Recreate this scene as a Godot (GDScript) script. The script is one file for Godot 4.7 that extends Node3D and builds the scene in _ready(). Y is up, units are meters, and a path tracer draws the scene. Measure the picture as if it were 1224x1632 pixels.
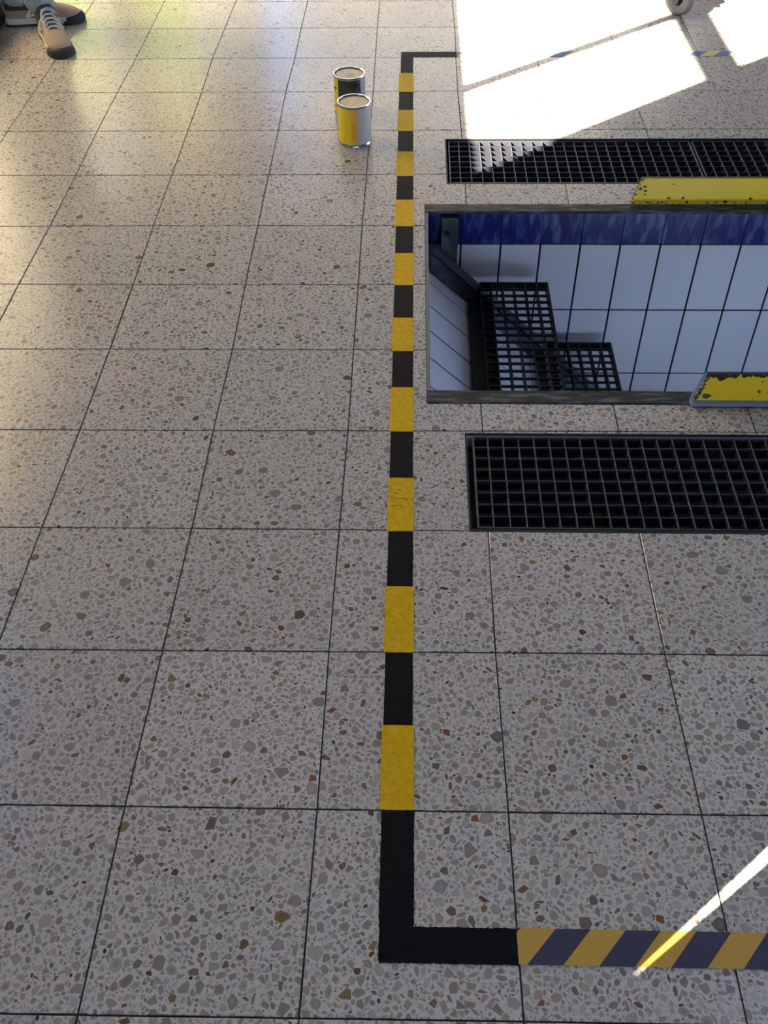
extends Node3D
# A vehicle inspection pit in a terrazzo-floored garage. x runs right along the pit, z towards the photographer.

const AZ := 0.81                      # floor slope of the sun's azimuth, dz per dx
const SUN_K := 0.901                  # sun height gained per metre of x
const WALL_X := -2.6                  # inner face of the left wall
const PIT_L := 0.187
const PIT_R := 5.0
const PIT_FAR := -1.864
const PIT_NEAR := -1.045
const RAMP_S := 0.95

var rng := RandomNumberGenerator.new()
var used := {}
var mats := {}
var boxes := {}

# ---------------------------------------------------------------- helpers
func numbered(called: String) -> String:
	if not used.has(called):
		used[called] = 0
		return called
	used[called] += 1
	return "%s_%03d" % [called, used[called]]

func thing(called: String, label: String, category: String, at := Vector3.ZERO, turn := 0.0, group := "") -> Node3D:
	var o := Node3D.new()
	o.name = numbered(called)
	add_child(o)
	o.position = at
	o.rotation.y = turn
	tag(o, label, category, group)
	return o

func tag(o: Node3D, label: String, category := "", group := "") -> void:
	o.set_meta("label", label)
	if category != "":
		o.set_meta("category", category)
	if group != "":
		o.set_meta("group", group)

func part(called: String, mesh: Mesh, mat: Material, parent: Node, at := Vector3.ZERO) -> MeshInstance3D:
	var m := MeshInstance3D.new()
	m.mesh = mesh
	m.material_override = mat
	m.position = at
	m.cast_shadow = GeometryInstance3D.SHADOW_CASTING_SETTING_ON
	if parent == self:
		m.name = numbered(called)
	else:
		m.name = called
	parent.add_child(m, true)
	return m

func struct_node(called: String, label: String, at := Vector3.ZERO) -> Node3D:
	var o := Node3D.new()
	o.name = called
	add_child(o)
	o.position = at
	o.set_meta("kind", "structure")
	o.set_meta("label", label)
	return o

func st_new() -> SurfaceTool:
	var st := SurfaceTool.new()
	st.begin(Mesh.PRIMITIVE_TRIANGLES)
	st.set_color(Color.WHITE)
	return st

func tri(st: SurfaceTool, a: Vector3, b: Vector3, c: Vector3, n: Vector3, ua := Vector2.ZERO, ub := Vector2.ZERO, uc := Vector2.ZERO) -> void:
	var flip := (b - a).cross(c - a).dot(n) > 0.0
	st.set_normal(n); st.set_uv(ua); st.add_vertex(a)
	if flip:
		st.set_normal(n); st.set_uv(uc); st.add_vertex(c)
		st.set_normal(n); st.set_uv(ub); st.add_vertex(b)
	else:
		st.set_normal(n); st.set_uv(ub); st.add_vertex(b)
		st.set_normal(n); st.set_uv(uc); st.add_vertex(c)

func quad(st: SurfaceTool, a: Vector3, b: Vector3, c: Vector3, d: Vector3, out_dir: Vector3, ua := Vector2.ZERO, ub := Vector2.ZERO, uc := Vector2.ZERO, ud := Vector2.ZERO) -> void:
	var n := (c - a).cross(d - b).normalized()
	if n.dot(out_dir) < 0.0:
		n = -n
	tri(st, a, b, c, n, ua, ub, uc)
	tri(st, a, c, d, n, ua, uc, ud)

# a box from lo to hi with its edges chamfered by b
func add_box(st: SurfaceTool, lo: Vector3, hi: Vector3, b := 0.0) -> void:
	var c := (lo + hi) / 2.0
	var h := (hi - lo) / 2.0
	b = minf(b, minf(h.x, minf(h.y, h.z)) * 0.45)
	for ax in 3:
		var u := (ax + 1) % 3
		var v := (ax + 2) % 3
		for s in [-1.0, 1.0]:
			var pts := []
			for k in [[-1.0, -1.0], [1.0, -1.0], [1.0, 1.0], [-1.0, 1.0]]:
				var p := Vector3.ZERO
				p[ax] = s * h[ax]
				p[u] = k[0] * (h[u] - b)
				p[v] = k[1] * (h[v] - b)
				pts.append(c + p)
			var n := Vector3.ZERO
			n[ax] = s
			quad(st, pts[0], pts[1], pts[2], pts[3], n)
	if b <= 0.0:
		return
	for ax in 3:
		var u := (ax + 1) % 3
		var v := (ax + 2) % 3
		for su in [-1.0, 1.0]:
			for sv in [-1.0, 1.0]:
				var pts := []
				for k in [[-1.0, 0], [1.0, 0], [1.0, 1], [-1.0, 1]]:
					var p := Vector3.ZERO
					p[ax] = k[0] * (h[ax] - b)
					p[u] = su * (h[u] - (b if k[1] == 0 else 0.0))
					p[v] = sv * (h[v] - (0.0 if k[1] == 0 else b))
					pts.append(c + p)
				var n := Vector3.ZERO
				n[u] = su
				n[v] = sv
				quad(st, pts[0], pts[1], pts[2], pts[3], n)
	for sx in [-1.0, 1.0]:
		for sy in [-1.0, 1.0]:
			for sz in [-1.0, 1.0]:
				var s := Vector3(sx, sy, sz)
				tri(st, c + s * Vector3(h.x, h.y - b, h.z - b), c + s * Vector3(h.x - b, h.y, h.z - b), c + s * Vector3(h.x - b, h.y - b, h.z), s.normalized())

func box_mesh(lo: Vector3, hi: Vector3, b := 0.0) -> ArrayMesh:
	var key := [lo, hi, b]
	if not boxes.has(key):
		var st := st_new()
		add_box(st, lo, hi, b)
		boxes[key] = st.commit()
	return boxes[key]

# a polygon in its own xy plane, extruded along its z from 0 to depth
func add_prism(st: SurfaceTool, poly: PackedVector2Array, depth: float, at: Transform3D) -> void:
	var idx := Geometry2D.triangulate_polygon(poly)
	var cx := Vector2.ZERO
	for p in poly:
		cx += p
	cx /= poly.size()
	for side in 2:
		var z := depth * side
		var n := at.basis * Vector3(0, 0, (1.0 if side == 1 else -1.0) * signf(depth))
		for k in range(0, idx.size(), 3):
			var q := []
			for m in 3:
				q.append(at * Vector3(poly[idx[k + m]].x, poly[idx[k + m]].y, z))
			tri(st, q[0], q[1], q[2], n.normalized(), poly[idx[k]], poly[idx[k + 1]], poly[idx[k + 2]])
	var sgn := -1.0 if Geometry2D.is_polygon_clockwise(poly) else 1.0
	for k in poly.size():
		var a := poly[k]
		var b := poly[(k + 1) % poly.size()]
		var e := (b - a)
		var n := at.basis * Vector3(e.y * sgn, -e.x * sgn, 0)
		quad(st, at * Vector3(a.x, a.y, 0), at * Vector3(b.x, b.y, 0), at * Vector3(b.x, b.y, depth), at * Vector3(a.x, a.y, depth), n)

func prism(poly: PackedVector2Array, depth: float, at := Transform3D()) -> ArrayMesh:
	var st := st_new()
	add_prism(st, poly, depth, at)
	return st.commit()

# profile of (radius, height) points turned round y; hard edges where a point repeats
func add_lathe(st: SurfaceTool, prof: PackedVector2Array, segs := 40, at := Transform3D(), v_of := 1.0) -> void:
	for k in prof.size() - 1:
		var a := prof[k]
		var b := prof[k + 1]
		if a.distance_to(b) < 1e-6:
			continue
		var nn := Vector2(b.y - a.y, a.x - b.x).normalized()
		for s in segs:
			var t0 := TAU * s / segs
			var t1 := TAU * (s + 1) / segs
			var d0 := Vector3(cos(t0), 0, sin(t0))
			var d1 := Vector3(cos(t1), 0, sin(t1))
			var ps := [d0 * a.x + Vector3.UP * a.y, d1 * a.x + Vector3.UP * a.y, d1 * b.x + Vector3.UP * b.y, d0 * b.x + Vector3.UP * b.y]
			var ns := [d0 * nn.x + Vector3.UP * nn.y, d1 * nn.x + Vector3.UP * nn.y, d1 * nn.x + Vector3.UP * nn.y, d0 * nn.x + Vector3.UP * nn.y]
			var us := [Vector2(float(s) / segs, 1.0 - a.y * v_of), Vector2(float(s + 1) / segs, 1.0 - a.y * v_of), Vector2(float(s + 1) / segs, 1.0 - b.y * v_of), Vector2(float(s) / segs, 1.0 - b.y * v_of)]
			var order := [0, 2, 1, 0, 3, 2]
			if (ps[1] - ps[0]).cross(ps[2] - ps[0]).dot(ns[0]) < 0.0 or (ps[2] - ps[0]).cross(ps[3] - ps[0]).dot(ns[0]) < 0.0:
				order = [0, 1, 2, 0, 2, 3]
			for m in order:
				st.set_normal((at.basis * ns[m]).normalized())
				st.set_uv(us[m])
				st.add_vertex(at * ps[m])

func lathe(prof: PackedVector2Array, segs := 40, v_of := 1.0) -> ArrayMesh:
	var st := st_new()
	add_lathe(st, prof, segs, Transform3D(), v_of)
	return st.commit()

func add_tube(st: SurfaceTool, pts: Array, r: float, segs := 8) -> void:
	var rings := []
	for k in pts.size():
		var d: Vector3 = (pts[mini(k + 1, pts.size() - 1)] - pts[maxi(k - 1, 0)]).normalized()
		var side := d.cross(Vector3(0.13, 0.97, 0.21)).normalized()
		var up := side.cross(d)
		var ring := []
		for s in segs:
			var a := TAU * s / segs
			ring.append([pts[k] + (side * cos(a) + up * sin(a)) * r, side * cos(a) + up * sin(a)])
		rings.append(ring)
	for k in pts.size() - 1:
		for s in segs:
			var q := [rings[k][s], rings[k][(s + 1) % segs], rings[k + 1][(s + 1) % segs], rings[k + 1][s]]
			var order := [0, 1, 2, 0, 2, 3]
			if (q[1][0] - q[0][0]).cross(q[2][0] - q[0][0]).dot(q[0][1]) > 0.0:
				order = [0, 2, 1, 0, 3, 2]
			for m in order:
				st.set_normal(q[m][1])
				st.set_uv(Vector2.ZERO)
				st.add_vertex(q[m][0])
	for e in [0, pts.size() - 1]:
		var n: Vector3 = (pts[0] - pts[1]).normalized() if e == 0 else (pts[-1] - pts[-2]).normalized()
		for s in range(1, segs - 1):
			tri(st, rings[e][0][0], rings[e][s][0], rings[e][s + 1][0], n)

func noise_tex(seed_: int, freq: float, ramp: Array, size := 512, oct := 4, kind := FastNoiseLite.TYPE_SIMPLEX_SMOOTH) -> NoiseTexture2D:
	var n := FastNoiseLite.new()
	n.seed = seed_
	n.frequency = freq
	n.noise_type = kind
	n.fractal_octaves = oct
	var t := NoiseTexture2D.new()
	t.width = size
	t.height = size
	t.seamless = true
	t.noise = n
	var g := Gradient.new()
	var offs := PackedFloat32Array()
	var cols := PackedColorArray()
	for r in ramp:
		offs.append(r[0])
		cols.append(r[1])
	g.offsets = offs
	g.colors = cols
	t.color_ramp = g
	return t

func bump_tex(seed_: int, freq: float, strength: float, size := 512) -> NoiseTexture2D:
	var t := noise_tex(seed_, freq, [[0.0, Color.BLACK], [1.0, Color.WHITE]], size)
	t.color_ramp = null
	t.as_normal_map = true
	t.bump_strength = strength
	return t

func flat(c: Color, rough := 0.7, metal := 0.0) -> StandardMaterial3D:
	var m := StandardMaterial3D.new()
	m.albedo_color = c
	m.roughness = rough
	m.metallic = metal
	return m

func worn(tex: Texture2D, scale: Vector3, rough := 0.6, metal := 0.0, bump: Texture2D = null, bump_scale := 0.5) -> StandardMaterial3D:
	var m := flat(Color.WHITE, rough, metal)
	m.albedo_texture = tex
	m.uv1_triplanar = true
	m.uv1_world_triplanar = true
	m.uv1_scale = scale
	if bump:
		m.normal_enabled = true
		m.normal_texture = bump
		m.normal_scale = bump_scale
	return m

# ---------------------------------------------------------------- terrazzo
func chip_color(r: float) -> Color:
	var k := rng.randf() * (0.985 if r > 8.0 else 1.0)
	var c: Color
	var v := rng.randf_range(-0.035, 0.035)
	if k < 0.70:
		c = [Color(0.625, 0.59, 0.55), Color(0.65, 0.615, 0.57), Color(0.59, 0.56, 0.535), Color(0.665, 0.635, 0.60), Color(0.62, 0.575, 0.54)][rng.randi() % 5]
	elif k < 0.88:
		c = [Color(0.565, 0.54, 0.51), Color(0.585, 0.55, 0.51), Color(0.57, 0.525, 0.495)][rng.randi() % 3]
	elif k < 0.935:
		c = [Color(0.47, 0.44, 0.40), Color(0.45, 0.43, 0.41), Color(0.49, 0.455, 0.38)][rng.randi() % 3]
	elif k < 0.965:
		c = [Color(0.46, 0.37, 0.30), Color(0.49, 0.37, 0.30), Color(0.42, 0.34, 0.30)][rng.randi() % 3]
	elif k < 0.975:
		c = [Color(0.54, 0.33, 0.22), Color(0.42, 0.26, 0.22)][rng.randi() % 2]
	elif k < 0.985:
		c = [Color(0.54, 0.44, 0.29), Color(0.50, 0.47, 0.34)][rng.randi() % 2]
	else:
		c = Color(0.25, 0.235, 0.225)
	return Color(c.r + v, c.g + v, c.b + v)

func fill_poly(im: Image, pts: PackedVector2Array, col: Color, lim: Rect2i) -> void:
	var y0 := 1e9
	var y1 := -1e9
	for p in pts:
		y0 = minf(y0, p.y)
		y1 = maxf(y1, p.y)
	for y in range(maxi(int(ceil(y0)), lim.position.y), mini(int(floor(y1)) + 1, lim.end.y)):
		var xa := 1e9
		var xb := -1e9
		for k in pts.size():
			var a := pts[k]
			var b := pts[(k + 1) % pts.size()]
			if (a.y <= y) != (b.y <= y):
				var x := a.x + (y - a.y) / (b.y - a.y) * (b.x - a.x)
				xa = minf(xa, x)
				xb = maxf(xb, x)
		var ia := maxi(int(round(xa)), lim.position.x)
		var ib := mini(int(round(xb)), lim.end.x)
		if ib > ia:
			im.fill_rect(Rect2i(ia, y, ib - ia, 1), col)

# sixteen tiles of chips in pale cement, four by four
func terrazzo(seed_: int, rusty := false) -> Image:
	rng.seed = seed_
	var S := 512
	var im := Image.create(S * 4, S * 4, false, Image.FORMAT_RGB8)
	for cell in 16:
		var ox := (cell % 4) * S
		var oy := (cell / 4) * S
		var lim := Rect2i(ox, oy, S, S)
		var tone := rng.randf_range(-0.012, 0.012)
		var base := Color(0.80 + tone, 0.78 + tone, 0.75 + tone)
		im.fill_rect(lim, base)
		for k in 900:
			var v := rng.randf_range(-0.07, 0.03)
			im.fill_rect(Rect2i(ox + rng.randi() % (S - 3), oy + rng.randi() % (S - 3), 1 + rng.randi() % 3, 1 + rng.randi() % 3), Color(base.r + v, base.g + v, base.b + v))
		var taken := Image.create(S, S, false, Image.FORMAT_L8)
		var plan := [[20, 16.0, 22.0, 8], [210, 10.5, 16.0, 10], [520, 6.5, 10.5, 10], [800, 4.0, 7.0, 6], [1300, 1.8, 3.6, 3]]
		for level in plan:
			for k in level[0]:
				for attempt in level[3]:
					var r := rng.randf_range(level[1], level[2])
					var c := Vector2(rng.randf_range(0, S), rng.randf_range(0, S))
					if taken.get_pixel(int(c.x), int(c.y)).r > 0.5:
						continue
					var n := rng.randi_range(4, 7)
					var turn := rng.randf() * TAU
					var sx := rng.randf_range(0.55, 1.0)
					if rng.randf() < 0.15:
						sx = rng.randf_range(0.28, 0.5)
					var shape := PackedVector2Array()
					var ok := true
					for m in n:
						var a := TAU * (m + rng.randf_range(-0.36, 0.36)) / n
						var p := Vector2(cos(a) * r * rng.randf_range(0.8, 1.2) * sx, sin(a) * r * rng.randf_range(0.8, 1.2)).rotated(turn)
						shape.append(p)
						for q in [p * 1.10, p * 0.6]:
							var w: Vector2 = c + q
							if w.x >= 0 and w.y >= 0 and w.x < S and w.y < S and taken.get_pixel(int(w.x), int(w.y)).r > 0.5:
								ok = false
								break
						if not ok:
							break
					if ok:
						for m in n:
							var w := c + (shape[m] + shape[(m + 1) % n]) * 0.55
							if w.x >= 0 and w.y >= 0 and w.x < S and w.y < S and taken.get_pixel(int(w.x), int(w.y)).r > 0.5:
								ok = false
								break
					if not ok:
						continue
					var pts := PackedVector2Array()
					var own := PackedVector2Array()
					for p in shape:
						own.append(c + p)
						pts.append(c + p + Vector2(ox, oy))
					fill_poly(taken, own, Color.WHITE, Rect2i(0, 0, S, S))
					var col := chip_color(r)
					if rng.randf() < 0.28:
						col = col.lerp(base, rng.randf_range(0.2, 0.55))
					fill_poly(im, pts, col, lim)
					if r > 8.0 and rng.randf() < 0.45:          # a vein or second tone inside the bigger stones
						var sub := PackedVector2Array()
						for m in n:
							sub.append(c + Vector2(ox, oy) + shape[m] * rng.randf_range(0.25, 0.75))
						fill_poly(im, sub, col.lightened(0.08) if rng.randf() < 0.5 else col.darkened(0.08), lim)
					break
		# uneven dark dirt along the arrises
		for e in 4:
			var x := 0
			while x < S:
				var l := rng.randi_range(6, 40)
				var d := rng.randi_range(0, 3)
				if d > 0:
					var rc: Rect2i = [Rect2i(x, 0, l, d), Rect2i(x, S - d, l, d), Rect2i(0, x, d, l), Rect2i(S - d, x, d, l)][e]
					rc = rc.intersection(Rect2i(0, 0, S, S))
					rc.position += Vector2i(ox, oy)
					im.fill_rect(rc, Color(0.50, 0.47, 0.44))
				x += l
		if rusty and cell < 2:
			# rust that has run out from under the steel guide, strongest along one edge
			for y in range(325, 470):
				for x in range(0, S):
					var f := 1.0 - (y - 325) / 145.0
					f *= 0.6 + 0.4 * sin(x * 0.021 + cell * 2.0) * sin(x * 0.057 + y * 0.02)
					if cell == 0:
						f *= clampf((x - 230) / 90.0, 0.0, 1.0)
					if f > 0.02:
						var p := im.get_pixel(ox + x, oy + y)
						im.set_pixel(ox + x, oy + y, p.lerp(Color(p.r * 0.78, p.g * 0.56, p.b * 0.40), minf(f * f * 1.5, 0.85)))
	return im

# ---------------------------------------------------------------- floor grid, measured joint by joint
var row_z := [0.3044, -0.0002, -0.3036, -0.6022, -0.9025, -1.2006, -1.4866, -1.7875, -2.0935, -2.3986, -2.7036, -3.0039, -3.3054]
var col_a := [-0.304, -0.304, -0.2995, -0.2955, -0.296, -0.293, -0.297, -0.2985, -0.300, -0.3017, -0.3056, -0.3005, -0.3014]
var col_b := [-0.603, -0.603, -0.601, -0.5999, -0.5952, -0.5937, -0.5951, -0.5989, -0.600, -0.601, -0.6017, -0.6095, -0.6048]
var col_c := [-0.0018, 0.0008, 0.0, 0.0014, 0.0043, 0.0027, 0.0018, 0.0, 0.0008, 0.001, 0.0017, -0.0004, -0.0012]

func corner(i: int, j: int) -> Vector2:
	var z := -0.3 * j
	var x := 0.3 * i
	var k := j + 1
	if k >= 0 and k < row_z.size():
		z = row_z[k]
		match i:
			0: x = col_c[k]
			-1: x = col_a[k]
			-2: x = col_b[k]
			_: x += 0.0025 * sin(i * 12.9 + j * 4.7)
	z += 0.0012 * sin(i * 7.3 + j * 3.1) - 0.0012 * i
	return Vector2(x, z)

func flat_tile(poly: PackedVector2Array, uv_of: Callable, tone: float) -> ArrayMesh:
	var st := st_new()
	st.set_color(Color(tone, tone * 0.995, tone * 0.985))
	var rims := Geometry2D.offset_polygon(poly, -0.0009, Geometry2D.JOIN_MITER)
	var top: PackedVector2Array = rims[0] if rims.size() == 1 else poly
	if Geometry2D.is_polygon_clockwise(top) != Geometry2D.is_polygon_clockwise(poly):
		top.reverse()
	var bevel := top.size() == poly.size() and rims.size() == 1
	var shift := 0
	if bevel:
		var best := 1e9
		for s in top.size():
			var d := top[s].distance_to(poly[0])
			if d < best:
				best = d
				shift = s
	else:
		top = poly
	var idx := Geometry2D.triangulate_polygon(top)
	for k in range(0, idx.size(), 3):
		var q := []
		for m in 3:
			var p := top[idx[k + m]]
			q.append([Vector3(p.x, 0, p.y), uv_of.call(p)])
		tri(st, q[0][0], q[1][0], q[2][0], Vector3.UP, q[0][1], q[1][1], q[2][1])
	var mid := Vector2.ZERO
	for p in poly:
		mid += p / poly.size()
	var cw := 1.0 if Geometry2D.is_polygon_clockwise(poly) else -1.0
	for k in poly.size():
		var a := poly[k]
		var b := poly[(k + 1) % poly.size()]
		var e := (b - a)
		var n := Vector3(-e.y * cw, 0, e.x * cw)
		var ya := 0.0
		if bevel:
			ya = -0.0007
			var ta := top[(k + shift) % top.size()]
			var tb := top[(k + 1 + shift) % top.size()]
			quad(st, Vector3(a.x, ya, a.y), Vector3(b.x, ya, b.y), Vector3(tb.x, 0, tb.y), Vector3(ta.x, 0, ta.y), n + Vector3.UP * n.length(), uv_of.call(a), uv_of.call(b), uv_of.call(tb), uv_of.call(ta))
		quad(st, Vector3(a.x, -0.02, a.y), Vector3(b.x, -0.02, b.y), Vector3(b.x, ya, b.y), Vector3(a.x, ya, a.y), n, uv_of.call(a), uv_of.call(b), uv_of.call(b), uv_of.call(a))
	return st.commit()

func rect_poly(x0: float, z0: float, x1: float, z1: float) -> PackedVector2Array:
	return PackedVector2Array([Vector2(x0, z0), Vector2(x1, z0), Vector2(x1, z1), Vector2(x0, z1)])

func build_floor() -> void:
	var floor_root := struct_node("floor", "grey beige terrazzo floor of square tiles around the inspection pit")
	var im_a := terrazzo(11)
	var im_b := terrazzo(29, true)
	var fm := []
	for im in [im_a, im_b]:
		var m := flat(Color.WHITE, 0.27)
		m.albedo_texture = ImageTexture.create_from_image(im)
		m.vertex_color_use_as_albedo = true
		m.metallic_specular = 0.5
		m.roughness_texture = noise_tex(5, 0.012, [[0.0, Color(0.19, 0.19, 0.19)], [0.5, Color(0.22, 0.22, 0.22)], [1.0, Color(0.26, 0.26, 0.26)]], 256)
		m.roughness = 1.0
		fm.append(m)
	var holes := [rect_poly(0.1785, -1.909, PIT_R + 0.05, -0.998), rect_poly(0.2455, -2.334, 3.2, -2.0335), rect_poly(0.262, -0.8975, 3.2, -0.600)]
	rng.seed = 77
	for j in range(-3, 15):
		for i in range(-7, 7):
			var c0 := corner(i, j)
			var c1 := corner(i + 1, j)
			var c2 := corner(i + 1, j + 1)
			var c3 := corner(i, j + 1)
			var quad_poly := PackedVector2Array([c0, c1, c2, c3])
			var g := 0.0013
			var off := Geometry2D.offset_polygon(quad_poly, -g, Geometry2D.JOIN_MITER)
			var polys := [off[0]]
			for h in holes:
				var next := []
				for p in polys:
					for r in Geometry2D.clip_polygons(p, h):
						next.append(r)
				polys = next
			var which := rng.randi() % 2
			var cell := rng.randi() % 14 + 2
			var rot := rng.randi() % 4
			var tone := rng.randf_range(0.93, 1.0)
			if j == 3 and (i == 2 or i == 3):
				which = 1
				cell = i - 2
				rot = 0
			var ox := (cell % 4) * 0.25
			var oy := (cell / 4) * 0.25
			var mid := (c0 + c1 + c2 + c3) / 4.0
			var uv_of := func(p: Vector2) -> Vector2:
				var q := ((p - mid) / 0.304).rotated(rot * PI / 2)
				return Vector2(ox + 0.125 + clampf(q.x, -0.499, 0.499) * 0.25, oy + 0.125 + clampf(q.y, -0.499, 0.499) * 0.25)
			for p in polys:
				if p.size() < 3:
					continue
				part("floor_tile", flat_tile(p, uv_of, tone), fm[which], floor_root)
	# the same tiles further out, past what the picture shows
	var st := st_new()
	rng.seed = 78
	for j in range(-13, 30):
		for i in range(-9, 20):
			if (i >= -7 and i < 7 and j >= -3 and j < 15) or (i >= 7 and j >= 1 and j <= 8 and i < 17):
				continue
			var cell := rng.randi() % 14 + 2
			var o := Vector2((cell % 4) * 0.25, (cell / 4) * 0.25)
			var x0 := maxf(0.3 * i + 0.001, WALL_X)
			var z0 := -0.3 * j - 0.001
			if i < 7:
				x0 = 0.3 * i + 0.001
			quad(st, Vector3(x0, 0, z0), Vector3(0.3 * i + 0.299, 0, z0), Vector3(0.3 * i + 0.299, 0, z0 - 0.298), Vector3(x0, 0, z0 - 0.298), Vector3.UP, o, o + Vector2(0.25, 0), o + Vector2(0.25, 0.25), o + Vector2(0, 0.25))
	for i in range(7, 17):                                     # beside the pit's right end
		for zz in [[-0.6, -0.3], [-0.998, -0.9], [-2.03, -1.91], [-2.7, -2.334]]:
			quad(st, Vector3(0.3 * i, 0, zz[0]), Vector3(0.3 * i + 0.299, 0, zz[0]), Vector3(0.3 * i + 0.299, 0, zz[1]), Vector3(0.3 * i, 0, zz[1]), Vector3.UP, Vector2(0.25, 0.25), Vector2(0.5, 0.25), Vector2(0.5, 0.5), Vector2(0.25, 0.5))
			if i > 9 and zz[0] == -0.6:
				quad(st, Vector3(0.3 * i, 0, -0.9), Vector3(0.3 * i + 0.299, 0, -0.9), Vector3(0.3 * i + 0.299, 0, -0.6), Vector3(0.3 * i, 0, -0.6), Vector3.UP, Vector2(0.25, 0.25), Vector2(0.5, 0.25), Vector2(0.5, 0.5), Vector2(0.25, 0.5))
				quad(st, Vector3(0.3 * i, 0, -2.334), Vector3(0.3 * i + 0.299, 0, -2.334), Vector3(0.3 * i + 0.299, 0, -2.03), Vector3(0.3 * i, 0, -2.03), Vector3.UP, Vector2(0.25, 0.25), Vector2(0.5, 0.25), Vector2(0.5, 0.5), Vector2(0.25, 0.5))
	var far := part("distant_tiles", st.commit(), fm[0], floor_root)
	far.set_meta("kind", "stuff")
	# mortar bed under the tiles, left open at the pit and the two channels
	var bed := st_new()
	var y0 := -0.30
	var y1 := -0.0026
	for r in [[-2.72, -9.0, 0.1785, 4.0], [0.1785, -9.0, 6.12, -2.334], [0.1785, -2.334, 0.2455, -2.0335], [3.2, -2.334, 6.12, -2.0335], [0.1785, -2.0335, 6.12, -1.909], [PIT_R + 0.05, -1.909, 6.12, -0.998], [0.1785, -0.998, 6.12, -0.8975], [0.1785, -0.8975, 0.262, -0.6], [3.2, -0.8975, 6.12, -0.6], [0.1785, -0.6, 6.12, 4.0]]:
		add_box(bed, Vector3(r[0], y0, r[1]), Vector3(r[2], y1, r[3]))
	part("mortar_bed", bed.commit(), flat(Color(0.26, 0.24, 0.23), 0.95), floor_root)
	# the concrete channels under the gratings
	var ch := st_new()
	for c in [[0.2455, 3.2, -2.334, -2.0335], [0.262, 3.2, -0.8975, -0.600]]:
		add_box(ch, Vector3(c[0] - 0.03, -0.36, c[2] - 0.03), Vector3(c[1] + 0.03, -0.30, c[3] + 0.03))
	part("drain_channel", ch.commit(), flat(Color(0.10, 0.10, 0.11), 0.9), floor_root)

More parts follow.
